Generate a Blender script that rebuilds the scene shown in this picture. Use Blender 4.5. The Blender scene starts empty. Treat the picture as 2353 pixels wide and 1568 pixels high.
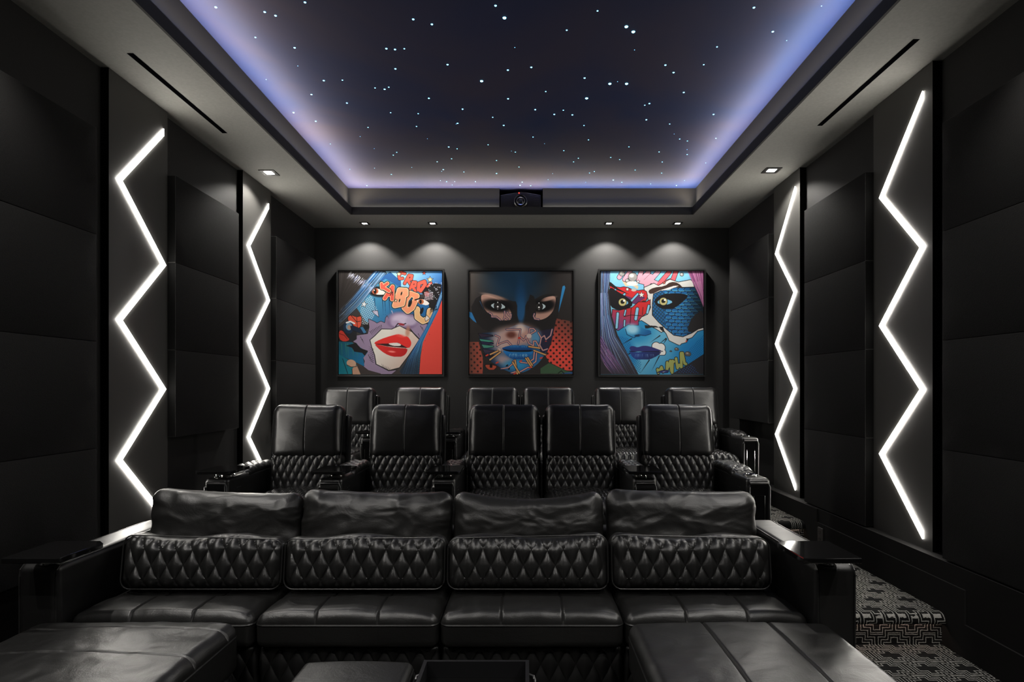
EXPOSURE = 0.0
ZIGE = 48
WHITE_E, WT, WS = 12.0, 34, 116        # cove tape: energy per metre, tilt, spread
WHITE_C = (1, .84, .62)
BLUE_E, BT, BS = .9, 5, 80
WASH_E = 1.7
STEP_E = 20
SKY0, SKY1 = (.0058, .0150, .057, 1), (.025, .023, .046, 1)
FRONT_P, FRONT_C = 110, 120
SIDE_P, BACK_P, FILL_P = 60, 82, 78
import bpy, math, random
import numpy as np
from mathutils import Vector, noise, Matrix
rng = random.Random(7)
SC = bpy.context.scene
COL = SC.collection
F, CX, CY, EYE = 1400.0, 1210.0, 890.0, 1.42   # focal length and vanishing point of the photo, eye height

def at(px, py, D):
    return Vector(((px-CX)/F*D, D, EYE-(py-CY)/F*D))

# ------------------------------------------------------------------ materials
def new_mat(name):
    m = bpy.data.materials.new(name); m.use_nodes = True
    nt = m.node_tree
    b = nt.nodes['Principled BSDF']
    return m, nt, b

def node(nt, typ, **kw):
    n = nt.nodes.new(typ)
    for k, v in kw.items():
        setattr(n, k, v)
    return n

def plain(name, col, rough=.5, metal=0.0, spec=.5, bump=0.0, scale=300.0, var=0.0, coat=0.0):
    m, nt, b = new_mat(name)
    b.inputs['Base Color'].default_value = (*col, 1)
    b.inputs['Roughness'].default_value = rough
    b.inputs['Metallic'].default_value = metal
    b.inputs['Specular IOR Level'].default_value = spec
    b.inputs['Coat Weight'].default_value = coat
    tc = node(nt, 'ShaderNodeTexCoord')
    if bump or var:
        nz = node(nt, 'ShaderNodeTexNoise'); nz.inputs['Scale'].default_value = scale
        nz.inputs['Detail'].default_value = 3
        nt.links.new(tc.outputs['Object'], nz.inputs['Vector'])
        if bump:
            bp = node(nt, 'ShaderNodeBump'); bp.inputs['Strength'].default_value = bump
            bp.inputs['Distance'].default_value = .002
            nt.links.new(nz.outputs['Fac'], bp.inputs['Height'])
            nt.links.new(bp.outputs['Normal'], b.inputs['Normal'])
        if var:
            rp = node(nt, 'ShaderNodeValToRGB')
            rp.color_ramp.elements[0].position = .3; rp.color_ramp.elements[1].position = .75
            rp.color_ramp.elements[0].color = (*[c*(1-var) for c in col], 1)
            rp.color_ramp.elements[1].color = (*[c*(1+var) for c in col], 1)
            nt.links.new(nz.outputs['Fac'], rp.inputs['Fac'])
            nt.links.new(rp.outputs['Color'], b.inputs['Base Color'])
    return m

def leather(name, col, rough, grain=.25, crease=.0, crease_scale=9.0):
    m, nt, b = new_mat(name)
    b.inputs['Base Color'].default_value = (*col, 1)
    b.inputs['Specular IOR Level'].default_value = .6
    tc = node(nt, 'ShaderNodeTexCoord')
    vo = node(nt, 'ShaderNodeTexVoronoi'); vo.inputs['Scale'].default_value = 420
    nt.links.new(tc.outputs['Object'], vo.inputs['Vector'])
    bp = node(nt, 'ShaderNodeBump'); bp.inputs['Strength'].default_value = grain; bp.inputs['Distance'].default_value = .0008
    nt.links.new(vo.outputs['Distance'], bp.inputs['Height'])
    nz = node(nt, 'ShaderNodeTexNoise'); nz.inputs['Scale'].default_value = crease_scale
    nz.inputs['Detail'].default_value = 6; nz.inputs['Distortion'].default_value = 1.6; nz.inputs['Roughness'].default_value = .62
    mp = node(nt, 'ShaderNodeMapping'); mp.inputs['Scale'].default_value = (1, 1.0, 1.7); mp.inputs['Rotation'].default_value = (0, .5, .4)
    nt.links.new(tc.outputs['Object'], mp.inputs['Vector']); nt.links.new(mp.outputs['Vector'], nz.inputs['Vector'])
    b2 = node(nt, 'ShaderNodeBump'); b2.inputs['Strength'].default_value = crease; b2.inputs['Distance'].default_value = .012
    nt.links.new(nz.outputs['Fac'], b2.inputs['Height'])
    nt.links.new(bp.outputs['Normal'], b2.inputs['Normal'])
    nt.links.new(b2.outputs['Normal'], b.inputs['Normal'])
    mr = node(nt, 'ShaderNodeMapRange'); mr.inputs['To Min'].default_value = rough-.06; mr.inputs['To Max'].default_value = rough+.08
    nt.links.new(nz.outputs['Fac'], mr.inputs['Value']); nt.links.new(mr.outputs['Result'], b.inputs['Roughness'])
    return m

def emit(name, col, strength):
    m, nt, b = new_mat(name)
    b.inputs['Base Color'].default_value = (*col, 1)
    b.inputs['Emission Color'].default_value = (*col, 1)
    b.inputs['Emission Strength'].default_value = strength
    return m

M = {}
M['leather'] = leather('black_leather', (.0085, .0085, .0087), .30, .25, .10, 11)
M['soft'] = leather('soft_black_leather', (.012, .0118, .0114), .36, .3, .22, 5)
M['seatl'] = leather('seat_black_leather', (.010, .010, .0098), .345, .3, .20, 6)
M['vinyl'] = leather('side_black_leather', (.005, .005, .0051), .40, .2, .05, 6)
M['stitch'] = plain('black_piping', (.012, .012, .012), .35)
M['gloss'] = plain('gloss_black_lacquer', (.004, .004, .0042), .06, coat=.5)
M['chrome'] = plain('chrome', (.75, .75, .74), .12, 1.0)
M['steel'] = plain('dark_steel', (.10, .10, .10), .35, 1.0)
M['blackp'] = plain('black_plastic', (.008, .008, .009), .35)
M['fabric'] = plain('black_acoustic_fabric', (.012, .0117, .0114), .92, spec=.2, bump=.6, scale=260, var=.35)
M['board'] = plain('charcoal_board', (.055, .0535, .050), .6, spec=.3, bump=.1, scale=90)
M['edge_shade'] = plain('panel_edge_shade', (.003, .003, .003), .95, spec=0.0)  # blackened panel sides, colour stands in for shade beside the light strips
M['side'] = plain('black_board_edge', (.004, .004, .004), .8, spec=.1)
M['wall'] = plain('dark_wall_paint', (.019, .0187, .0182), .75, spec=.25, bump=.12, scale=160, var=.06)
M['backwall'] = plain('charcoal_wall_paint', (.030, .0296, .0292), .7, spec=.25, bump=.15, scale=140, var=.06)
M['soffit'] = plain('dark_grey_soffit_paint', (.205, .202, .187), .75, spec=.25, bump=.1, scale=60, var=.07)
M['lip'] = plain('dark_cove_paint', (.024, .0238, .0232), .75, spec=.2)
M['plinth'] = plain('black_plinth_paint', (.010, .0098, .0095), .8, spec=.1, bump=.05, scale=80)
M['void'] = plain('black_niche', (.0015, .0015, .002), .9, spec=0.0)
M['zig'] = emit('led_white', (1.0, .955, .88), ZIGE)
M['lens'] = emit('downlight_lens', (1, .97, .92), 25)
M['step'] = emit('step_led', (1, .74, .62), STEP_E)
M['red'] = emit('red_indicator', (1, .03, .02), 6)
M['frame'] = plain('black_picture_frame', (.010, .010, .010), .4)
M['trim'] = plain('dark_bronze_trim', (.03, .028, .026), .4, .6)
M['outlet'] = plain('outlet_plate', (.03, .028, .027), .45)
for n, c, s in (('l', (.22, .72, 1.0), 6.0), ('m', (.22, .66, 1.0), 3.6), ('t', (.2, .55, 1.0), 2.0)):
    M['star_'+n] = emit('star_'+n, c, s)

def carpet():
    m, nt, b = new_mat('maze_carpet')
    L = nt.links.new
    tc = node(nt, 'ShaderNodeTexCoord'); sp = node(nt, 'ShaderNodeSeparateXYZ'); L(tc.outputs['Object'], sp.inputs[0])
    def mt(op, a, b_=None, c=None):
        n = node(nt, 'ShaderNodeMath', operation=op)
        for i, v in enumerate((a, b_, c)):
            if v is None: continue
            if isinstance(v, (int, float)): n.inputs[i].default_value = v
            else: L(v, n.inputs[i])
        return n.outputs[0]
    nz = node(nt, 'ShaderNodeTexNoise'); nz.inputs['Scale'].default_value = 70; nz.inputs['Detail'].default_value = 2
    L(tc.outputs['Object'], nz.inputs['Vector'])
    W, H = .193, .150
    u = sp.outputs['X']; v = mt('SUBTRACT', sp.outputs['Y'], sp.outputs['Z'])
    row = mt('FLOOR', mt('DIVIDE', v, H))
    off = mt('MULTIPLY', mt('FLOORED_MODULO', row, 2.0), .5)
    fx = mt('FRACT', mt('ADD', mt('DIVIDE', u, W), off))
    fy = mt('FRACT', mt('DIVIDE', v, H))
    ax = mt('ABSOLUTE', mt('MULTIPLY', mt('SUBTRACT', fx, .5), W))
    ay = mt('ABSOLUTE', mt('MULTIPLY', mt('SUBTRACT', fy, .5), H))
    d1 = mt('MAXIMUM', mt('SUBTRACT', ax, .050), mt('SUBTRACT', ay, .019))
    d2 = mt('MAXIMUM', mt('SUBTRACT', ax, .011), mt('SUBTRACT', ay, .047))
    d = mt('MINIMUM', d1, d2)
    d = mt('ADD', d, mt('MULTIPLY', mt('SUBTRACT', nz.outputs['Fac'], .5), .006))
    t = mt('FRACT', mt('DIVIDE', d, .0150))
    ln = mt('MULTIPLY', mt('GREATER_THAN', t, .34), mt('LESS_THAN', t, .62))
    ln = mt('MULTIPLY', ln, mt('GREATER_THAN', d, 0.0))
    n2 = node(nt, 'ShaderNodeTexNoise'); n2.inputs['Scale'].default_value = 240; L(tc.outputs['Object'], n2.inputs['Vector'])
    ln = mt('MULTIPLY', ln, mt('MULTIPLY_ADD', n2.outputs['Fac'], 1.2, .25))
    mx = node(nt, 'ShaderNodeMix', data_type='RGBA')
    L(ln, mx.inputs[0]); mx.inputs[6].default_value = (.006, .006, .006, 1); mx.inputs[7].default_value = (.29, .283, .262, 1)
    L(mx.outputs[2], b.inputs['Base Color'])
    b.inputs['Roughness'].default_value = .95; b.inputs['Specular IOR Level'].default_value = .1
    bp = node(nt, 'ShaderNodeBump'); bp.inputs['Strength'].default_value = .5; bp.inputs['Distance'].default_value = .003
    L(n2.outputs['Fac'], bp.inputs['Height']); L(bp.outputs['Normal'], b.inputs['Normal'])
    return m
M['carpet'] = carpet()

def night_sky():
    m, nt, b = new_mat('night_sky_mural')
    tc = node(nt, 'ShaderNodeTexCoord')
    nz = node(nt, 'ShaderNodeTexNoise'); nz.inputs['Scale'].default_value = .55; nz.inputs['Detail'].default_value = 4; nz.inputs['Distortion'].default_value = .8
    mp = node(nt, 'ShaderNodeMapping'); mp.inputs['Location'].default_value = (3.1, 1.7, 0)
    nt.links.new(tc.outputs['Object'], mp.inputs['Vector']); nt.links.new(mp.outputs['Vector'], nz.inputs['Vector'])
    rp = node(nt, 'ShaderNodeValToRGB'); e = rp.color_ramp.elements
    e[0].position = .36; e[0].color = SKY0
    e[1].position = .66; e[1].color = SKY1
    nt.links.new(nz.outputs['Fac'], rp.inputs['Fac']); nt.links.new(rp.outputs['Color'], b.inputs['Base Color'])
    b.inputs['Roughness'].default_value = .8; b.inputs['Specular IOR Level'].default_value = .15
    return m
M['sky'] = night_sky()

# ------------------------------------------------------------------ mesh helpers
class MB:
    """collects geometry for ONE mesh object"""
    def __init__(s): s.v = []; s.f = []; s.m = []; s.n = 0
    def add(s, v, f, mi=0):
        v = np.asarray(v, float).reshape(-1, 3); s.v.append(v)
        for q in f: s.f.append(tuple(int(i)+s.n for i in q)); s.m.append(mi)
        s.n += len(v); return s
    def box(s, x0, x1, y0, y1, z0, z1, mi=0):
        v = [(x, y, z) for x in (x0, x1) for y in (y0, y1) for z in (z0, z1)]
        return s.add(v, [(0, 1, 3, 2), (4, 6, 7, 5), (0, 4, 5, 1), (2, 3, 7, 6), (0, 2, 6, 4), (1, 5, 7, 3)], mi)
    def tube(s, pts, r, n=8, closed=False, mi=0):
        pts = [Vector(p) for p in pts]; k = len(pts); vs = []
        for i, p in enumerate(pts):
            a = pts[(i-1) % k] if (closed or i > 0) else p
            b = pts[(i+1) % k] if (closed or i < k-1) else p
            t = (b-a).normalized()
            up = Vector((0, 0, 1)) if abs(t.z) < .9 else Vector((1, 0, 0))
            x = t.cross(up).normalized(); y = x.cross(t).normalized()
            for j in range(n):
                an = 2*math.pi*j/n
                vs.append(p + x*math.cos(an)*r + y*math.sin(an)*r)
        fs = []
        for i in range(k if closed else k-1):
            for j in range(n):
                a = i*n+j; b = i*n+(j+1) % n; c = ((i+1) % k)*n+(j+1) % n; d = ((i+1) % k)*n+j
                fs.append((a, b, c, d))
        if not closed:
            fs.append(tuple(range(n-1, -1, -1))); fs.append(tuple((k-1)*n+j for j in range(n)))
        return s.add(vs, fs, mi)
    def lathe(s, prof, c, axis='z', n=24, mi=0):
        vs = []
        for r, h in prof:
            for j in range(n):
                a = 2*math.pi*j/n
                p = (r*math.cos(a), r*math.sin(a), h) if axis == 'z' else (r*math.cos(a), h, r*math.sin(a))
                vs.append((p[0]+c[0], p[1]+c[1], p[2]+c[2]))
        fs = []
        for i in range(len(prof)-1):
            for j in range(n):
                fs.append((i*n+j, i*n+(j+1) % n, (i+1)*n+(j+1) % n, (i+1)*n+j))
        fs.append(tuple(range(n))); fs.append(tuple((len(prof)-1)*n+j for j in range(n)))
        return s.add(vs, fs, mi)
    def build(s, name, mats, parent=None, smooth=True, loc=None, sharp=.7):
        me = bpy.data.meshes.new(name)
        me.from_pydata(np.concatenate(s.v).tolist(), [], s.f)
        mats = mats if isinstance(mats, (list, tuple)) else [mats]
        for m in mats: me.materials.append(M[m] if isinstance(m, str) else m)
        me.polygons.foreach_set('material_index', s.m)
        import bmesh
        bm = bmesh.new(); bm.from_mesh(me); bmesh.ops.recalc_face_normals(bm, faces=bm.faces)
        if smooth:
            for e in bm.edges:
                if len(e.link_faces) == 2 and e.calc_face_angle(0) > sharp: e.smooth = False
            for f in bm.faces: f.smooth = True
        bm.to_mesh(me); bm.free()
        o = bpy.data.objects.new(name, me); COL.objects.link(o)
        if parent is not None: o.parent = parent
        if loc is not None: o.location = loc
        return o

def thing(name, label, cat, loc=(0, 0, 0), group=None):
    o = bpy.data.objects.new(name, None); COL.objects.link(o); o.location = loc
    o.empty_display_size = .1
    o['label'] = label; o['category'] = cat
    if group: o['group'] = group
    return o

def tag(o, label, cat, group=None):
    o['label'] = label; o['category'] = cat
    if group: o['group'] = group
    return o

def struct(o): o['kind'] = 'structure'; return o

def dup(root, loc, label=None):
    r = root.copy(); COL.objects.link(r); r.location = loc
    if label: r['label'] = label
    for ch in list(root.children):
        c = ch.copy(); COL.objects.link(c); c.parent = r
        for g in list(ch.children):
            d = g.copy(); COL.objects.link(d); d.parent = c
    return r

def axis_pts(a, r, n, nc, extra=()):
    if isinstance(n, float):      # lattice of this pitch through the origin
        k = int((a-r)/n); inner = [i*n for i in range(-k, k+1)]+[-(a-r), a-r]
    else: inner = list(np.linspace(-(a-r), a-r, max(2, n+1)))
    inner += [e for e in extra if abs(e) < a-r]
    cor = [r*math.tan(math.pi/4*k/nc) for k in range(1, nc+1)]
    return np.array(sorted(set([round(x, 6) for x in inner + [a-r+c for c in cor] + [-(a-r)-c for c in cor]])))

def rbox(sx, sy, sz, r, n=(4, 4, 4), nc=4, extra=((), (), ())):
    """rounded box centred on the origin: vertices, faces, outward normals"""
    hs = (sx/2, sy/2, sz/2)
    r = min(r, *[h*.999 for h in hs])
    ax = [axis_pts(hs[i], r, n[i], nc, extra[i]) for i in range(3)]
    P = []; Fc = []; base = 0
    for i in range(3):
        j, k = [(1, 2), (2, 0), (0, 1)][i]
        A, B = np.meshgrid(ax[j], ax[k], indexing='ij')
        for sgn in (-1, 1):
            p = np.zeros(A.shape+(3,)); p[..., i] = sgn*hs[i]; p[..., j] = A; p[..., k] = B
            na, nb = A.shape
            idx = np.arange(na*nb).reshape(na, nb)+base
            q = np.stack([idx[:-1, :-1], idx[1:, :-1], idx[1:, 1:], idx[:-1, 1:]], -1).reshape(-1, 4)
            P.append(p.reshape(-1, 3)); Fc.append(q); base += na*nb
    P = np.concatenate(P); Fc = np.concatenate(Fc)
    key = np.round(P, 5)
    _, first, inv = np.unique(key, axis=0, return_index=True, return_inverse=True)
    P = P[first]; Fc = inv.reshape(-1)[Fc]
    h = np.array(hs)-r
    q = np.clip(P, -h, h); d = P-q
    nrm = d/np.maximum(np.linalg.norm(d, axis=1, keepdims=True), 1e-9)
    return q+nrm*r, Fc, nrm

def quilt(u, v, pw, ph, p=.55):
    s = u/pw+v/ph; t = u/pw-v/ph
    return (np.abs(np.sin(np.pi*s))*np.abs(np.sin(np.pi*t)))**p

def split(f, h):
    """cut each quad along its lower diagonal so that stitched grooves run clean"""
    lo = h[f[:, 0]]+h[f[:, 2]] < h[f[:, 1]]+h[f[:, 3]]
    A, B = f[lo], f[~lo]
    return np.concatenate([A[:, [0, 1, 2]], A[:, [0, 2, 3]], B[:, [1, 2, 3]], B[:, [1, 3, 0]]])

def wr(v, scale, seed, amp, aniso=(1, 1, 1)):
    """wrinkle height: warped ridged noise"""
    out = np.zeros(len(v))
    o = Vector((seed*7.3, seed*3.1, seed*1.7))
    for i, p in enumerate(v):
        q = Vector((p[0]*scale*aniso[0], p[1]*scale*aniso[1], p[2]*scale*aniso[2]))+o
        w = noise.noise_vector(q*.6)*.9
        a = noise.noise(q+w)
        b = noise.noise(q*2.1+w*1.5+o)
        out[i] = (1-abs(a)*2)*.6 + a*.5 + b*.35
    return out*amp

def rot_x(v, ang, piv):
    v = np.array(v, float); c, s = math.cos(ang), math.sin(ang)
    y = v[:, 1]-piv[0]; z = v[:, 2]-piv[1]
    v[:, 1] = piv[0]+y*c-z*s; v[:, 2] = piv[1]+y*s+z*c
    return v

def loop_rr(w, h, r, n=5):
    """rounded rectangle loop, centred, in (a, b)"""
    out = []
    for cx, cy, a0 in ((w/2-r, h/2-r, 0), (-(w/2-r), h/2-r, 90), (-(w/2-r), -(h/2-r), 180), (w/2-r, -(h/2-r), 270)):
        for k in range(n+1):
            a = math.radians(a0+90*k/n); out.append((cx+r*math.cos(a), cy+r*math.sin(a)))
    return out
# ------------------------------------------------------------------ room
XL, XR, YB, YF = -2.535, 2.42, 7.28, -1.3
ZS, ZC = EYE+1.903, EYE+2.21           # soffit, star ceiling
P1, P2 = .18, .31                        # the two seating platforms
R1, R2 = 3.325, 5.0                      # their risers
LXL, LXR, LYB, LYF = -1.93, 1.827, 6.71, .55    # lip of the ceiling tray
FXL, FXR, FYB, FYF = -1.98, 1.877, 6.77, .50     # face of the cove behind the lip
LT = EYE+1.984                           # top of the lip

def slab(name, mat, *boxes):
    b = MB()
    for q in boxes: b.box(*q)
    return struct(b.build(name, mat, smooth=False))
slab('wall_left', 'wall', (XL-.12, XL, YF, YB, 0, ZC))
slab('wall_right', 'wall', (XR, XR+.12, YF, YB, 0, ZC))
slab('wall_back', 'backwall', (XL-.12, XR+.12, YB, YB+.12, 0, ZC))
slab('wall_front', 'wall', (XL-.12, XR+.12, YF-.12, YF, 0, ZC))
# stepped carpet floor, one profile swept across the room
prof = [(YF, 0), (R1+.035, 0), (R1+.035, P1-.046)]
def nosing(y, z):
    return [(y+.017, z-.046), (y+.0165, z-.059), (y+.010, z-.060), (y+.003, z-.053), (y, z-.040), (y+.004, z-.022), (y+.016, z-.007), (y+.036, z)]
prof += nosing(R1, P1) + [(R2+.035, P1), (R2+.035, P2-.046)] + nosing(R2, P2) + [(YB, P2), (YB, -.12), (YF, -.12)]
b = MB(); n = len(prof)
v = [(x, y, z) for x in (XL, XR) for y, z in prof]
b.add(v, [(i, (i+1) % n, n+(i+1) % n, n+i) for i in range(n)])
struct(b.build('floor', 'carpet', smooth=True, sharp=.9))
# soffit ring with lip and cove ledge, star ceiling above
b = MB()
b.box(XL, LXL, YF, YB, ZS, ZS+.045); b.box(LXR, XR, YF, YB, ZS, ZS+.045)
b.box(LXL, LXR, LYB, YB, ZS, ZS+.045); b.box(LXL, LXR, YF, LYF, ZS, ZS+.045)
struct(b.build('ceiling_soffit', 'soffit', smooth=False))
b = MB(); t = .012
g = .003
b.box(LXL-t, LXL+g, LYF-t, LYB+t, ZS-.0005, LT); b.box(LXR-g, LXR+t, LYF-t, LYB+t, ZS-.0005, LT)
b.box(LXL+g, LXR-g, LYB-g, LYB+t, ZS-.0005, LT); b.box(LXL+g, LXR-g, LYF-t, LYF+g, ZS-.0005, LT)
struct(b.build('trim_1', 'lip', smooth=False))
NX0, NX1 = -.302, .180
slab('trim_2', 'lip', (XL, FXL, YF, YB, ZS+.045, ZC), (FXR, XR, YF, YB, ZS+.045, ZC), (FXL, FXR, YF, FYF, ZS+.045, ZC),
     (FXL, NX0, FYB, YB, ZS+.045, ZC), (NX1, FXR, FYB, YB, ZS+.045, ZC))
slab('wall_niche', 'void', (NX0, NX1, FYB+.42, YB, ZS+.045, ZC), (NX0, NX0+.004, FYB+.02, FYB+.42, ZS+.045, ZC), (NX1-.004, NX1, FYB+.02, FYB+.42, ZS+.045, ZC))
slab('ceiling', 'sky', (XL-.12, XR+.12, YF-.12, YB+.12, ZC, ZC+.1))
# plinth under the wall panels and the stepped baseboards
slab('trim_3', 'plinth', (XL, -2.47, YF, YB, 0, .46))
slab('trim_4', 'plinth', (2.302, XR, YF, YB, 0, .46))
for nm, xa, xb in (('baseboard_right', 2.29, 2.302), ('baseboard_left', -2.47, -2.42)):
    slab(nm, 'plinth', (xa, xb, YF, 3.19, 0, .175), (xa, xb, 3.19, 4.81, 0, .355), (xa, xb, 4.81, YB, 0, .458))
slab('trim_5', 'plinth', (-2.42, 2.29, YB-.02, YB, P2, P2+.14))

# ------------------------------------------------------------------ wall panels
def acoustic(side, xf, y0, y1, nt, label):
    xw = (XL if side < 0 else XR)-side*.0015
    ztop = EYE+1.468; th = .605
    t = thing('acoustic_panel', label, 'wall panel', ((xf+xw)/2, (y0+y1)/2, ztop-nt*th), 'fabric acoustic panels on the side walls')
    hd = abs(xf-xw)
    bb = MB(); xa = side*(hd/2-.0005); xb_ = side*(hd/2-hd*.378)  # added backing box, the rear part of the panel's depth
    bb.box(min(xa, xb_), max(xa, xb_), -(y1-y0)/2+.002, (y1-y0)/2-.002, .003, nt*th-.003)
    bb.build('backing_box', 'edge_shade', t, smooth=False)
    for k in range(nt):
        dt = abs(xf-xw)*.62
        v, f, nn = rbox(dt-.0005, y1-y0, th-.0015, .0035, (1, 2, 2), 2)
        bb = MB(); bb.add(v, f)
        o = bb.build('fabric_tile', ['fabric', 'edge_shade'], t, loc=(side*-(abs(xf-xw)-dt)/2, 0, th*(k+.5)))
        for p in o.data.polygons:
            if abs(p.normal.y) > .9: p.material_index = 1
    return t
acoustic(-1, -2.431, 2.515, 3.445, 4, 'black fabric wall panel nearest the camera on the left, before the first zigzag light')
acoustic(-1, -2.431, 4.219, 5.149, 3, 'black fabric wall panel between the two zigzag lights on the left wall')
acoustic(-1, -2.431, 5.921, 7.02, 3, 'black fabric wall panel in the left back corner, behind the farther left zigzag light')
acoustic(1, 2.309, 2.455, 3.385, 4, 'black fabric wall panel nearest the camera on the right, before the first zigzag light')
acoustic(1, 2.309, 4.155, 5.067, 4, 'tall black fabric wall panel between the two zigzag lights on the right wall')
acoustic(1, 2.309, 5.827, 6.93, 3, 'black fabric wall panel in the right back corner, behind the farther right zigzag light')

ZIGZ = [1.742, 1.266, .838, .410, -.014, -.446, -.882]
def zigzag(side, xp, y0, y1, ya, yb, label):
    xw = (XL if side < 0 else XR)-side*.0015
    t = thing('zigzag_light_panel', label, 'wall light', ((xp+xw)/2, (y0+y1)/2, .46), 'zigzag light panels on the side walls')
    L = Vector(t.location)
    bb = MB()
    bb.box(min(xp, xw)-L.x, max(xp, xw)-L.x, y0-L.y, y1-L.y, 0, ZS-.46-.001)
    o = bb.build('panel_board', ['board', 'side'], t, smooth=False)
    for p in o.data.polygons:
        if abs(p.normal.y) > .9: p.material_index = 1
    pts = [((ya if k % 2 == 0 else yb), EYE+z) for k, z in enumerate(ZIGZ)]
    w = .0175
    offs = []
    for i, p in enumerate(pts):
        p = Vector(p)
        d0 = (p-Vector(pts[i-1])).normalized() if i > 0 else None
        d1 = (Vector(pts[i+1])-p).normalized() if i < len(pts)-1 else None
        if d0 is None or d1 is None:
            d = d1 or d0
            nrm = Vector((-d.y, d.x))
            # ends cut upright
            s = w/abs(nrm.y) if False else w
            q = Vector((0, s/abs(nrm.x) if abs(nrm.x) > .2 else s))
            q = q if nrm.y*1 >= 0 else -q
            offs.append((p+Vector((nrm.x, nrm.y))*w, p-Vector((nrm.x, nrm.y))*w) if False else (p+q, p-q))
        else:
            n0 = Vector((-d0.y, d0.x)); n1 = Vector((-d1.y, d1.x)); mm = (n0+n1).normalized()
            s = w/max(.3, mm.dot(n0)); offs.append((p+mm*s, p-mm*s))
    # keep left/right sides consistent along the line
    for i in range(1, len(offs)):
        d = (Vector(pts[i])-Vector(pts[i-1])); nrm = Vector((-d.y, d.x))
        if (offs[i][0]-Vector(pts[i])).dot(nrm) < 0: offs[i] = (offs[i][1], offs[i][0])
        if i == 1 and (offs[0][0]-Vector(pts[0])).dot(nrm) < 0: offs[0] = (offs[0][1], offs[0][0])
    bb = MB(); vs = []
    for dx in (0.0, .006):
        for a, c in offs:
            x = xp-side*dx-L.x
            vs += [(x, a.x-L.y, a.y-L.z), (x, c.x-L.y, c.y-L.z)]
    k = len(offs)*2; fs = []
    for i in range(len(offs)-1):
        a = 2*i
        fs += [(k+a, k+a+1, k+a+3, k+a+2), (a, a+2, k+a+2, k+a), (a+1, a+3, k+a+3, k+a+1)]
    fs += [(0, 1, k+1, k), (k-2, k-1, 2*k-1, 2*k-2)]
    bb.add(vs, fs)
    bb.build('zigzag_strip', 'zig', t, smooth=False)
    return t
zigzag(-1, -2.485, 3.624, 4.217, 4.165, 3.712, 'tall charcoal panel with a glowing white zigzag strip, nearer one on left wall')
zigzag(-1, -2.485, 5.336, 5.919, 5.862, 5.440, 'tall charcoal panel with a glowing white zigzag strip, farther one on left wall')
zigzag(1, 2.365, 3.549, 4.153, 3.632, 4.054, 'tall charcoal panel with a glowing white zigzag strip, nearer one on right wall')
zigzag(1, 2.365, 5.272, 5.825, 5.357, 5.762, 'tall charcoal panel with a glowing white zigzag strip, farther one on right wall')

# ------------------------------------------------------------------ ceiling lights, vents, stars
def downlight(x, y, label, power, size=.135, cone=112, blend=.45):
    t = thing('downlight', label, 'ceiling light', (x, y, ZS), 'square recessed downlights in the soffit')
    bb = MB(); a, c = size/2, size/2-.022
    for q in ((-a, a, -a, -c), (-a, a, c, a), (-a, -c, -c, c), (c, a, -c, c)):
        bb.box(q[0], q[1], q[2], q[3], -.006, -.0005)
    bb.build('trim_ring', 'trim', t, smooth=False)
    bb = MB(); bb.box(-c, c, -c, c, -.003, -.0008)
    bb.build('reflector', 'steel', t, smooth=False)
    bb = MB(); bb.box(-.034, .034, -.034, .034, -.005, -.0032)
    bb.build('lens', 'lens', t, smooth=False)
    ld = bpy.data.lights.new('downlight_beam', 'SPOT'); ld.energy = power; ld.spot_size = math.radians(cone); ld.spot_blend = blend
    ld.shadow_soft_size = .03; ld.color = (1, .96, .9)
    lo = bpy.data.objects.new('downlight_beam', ld); COL.objects.link(lo); lo.parent = t; lo.location = (0, 0, -.012)
    return t
downlight(-2.282, 5.40, 'square recessed downlight in the left soffit beyond the long slot vent', SIDE_P, cone=136, blend=.4)
downlight(2.147, 5.34, 'square recessed downlight in the right soffit beyond the long slot vent', SIDE_P, cone=136, blend=.4)
for px, lb in ((838, 'leftmost of the four small square downlights above the back wall pictures'), (994, 'second from left of the four small downlights above the back wall pictures'),
               (1399, 'third from left of the four small downlights above the back wall pictures'), (1557, 'rightmost of the four small square downlights above the back wall pictures')):
    downlight((px-CX)/F*7.067, 7.067, lb, BACK_P, .10, 112, .4)
for y, nm in ((2.35, 'above the front sofa'), (.75, 'added near the screen end')):  # second pair is unseen, added to brighten the sofa
    downlight(-2.282, y, 'recessed downlight in the left soffit %s, out of frame' % nm, FRONT_P, cone=FRONT_C, blend=.6)
    downlight(2.147, y, 'recessed downlight in the right soffit %s, out of frame' % nm, FRONT_P, cone=FRONT_C, blend=.6)
for x, nm in ((-1.878, 'leftmost'), (-1.09, 'second from left'), (.954, 'third from left'), (1.752, 'rightmost')):  # unseen front row, added as fill light on the sofa cushions
    downlight(x, .25, '%s of the four downlights added at the unseen screen end to light the sofa' % nm, FILL_P, .10, 130, .5)
for x, y0, y1, lb in ((-2.258, 3.47, 4.56, 'long thin black slot vent in the left soffit'), (2.131, 3.33, 4.43, 'long thin black slot vent in the right soffit')):
    bb = MB(); bb.box(-.018, .018, 0, y1-y0, -.002, -.0006)
    o = bb.build('slot_vent', 'void', smooth=False, loc=(x, y0, ZS))
    tag(o, lb, 'air vent', 'slot vents in the soffit')

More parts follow.
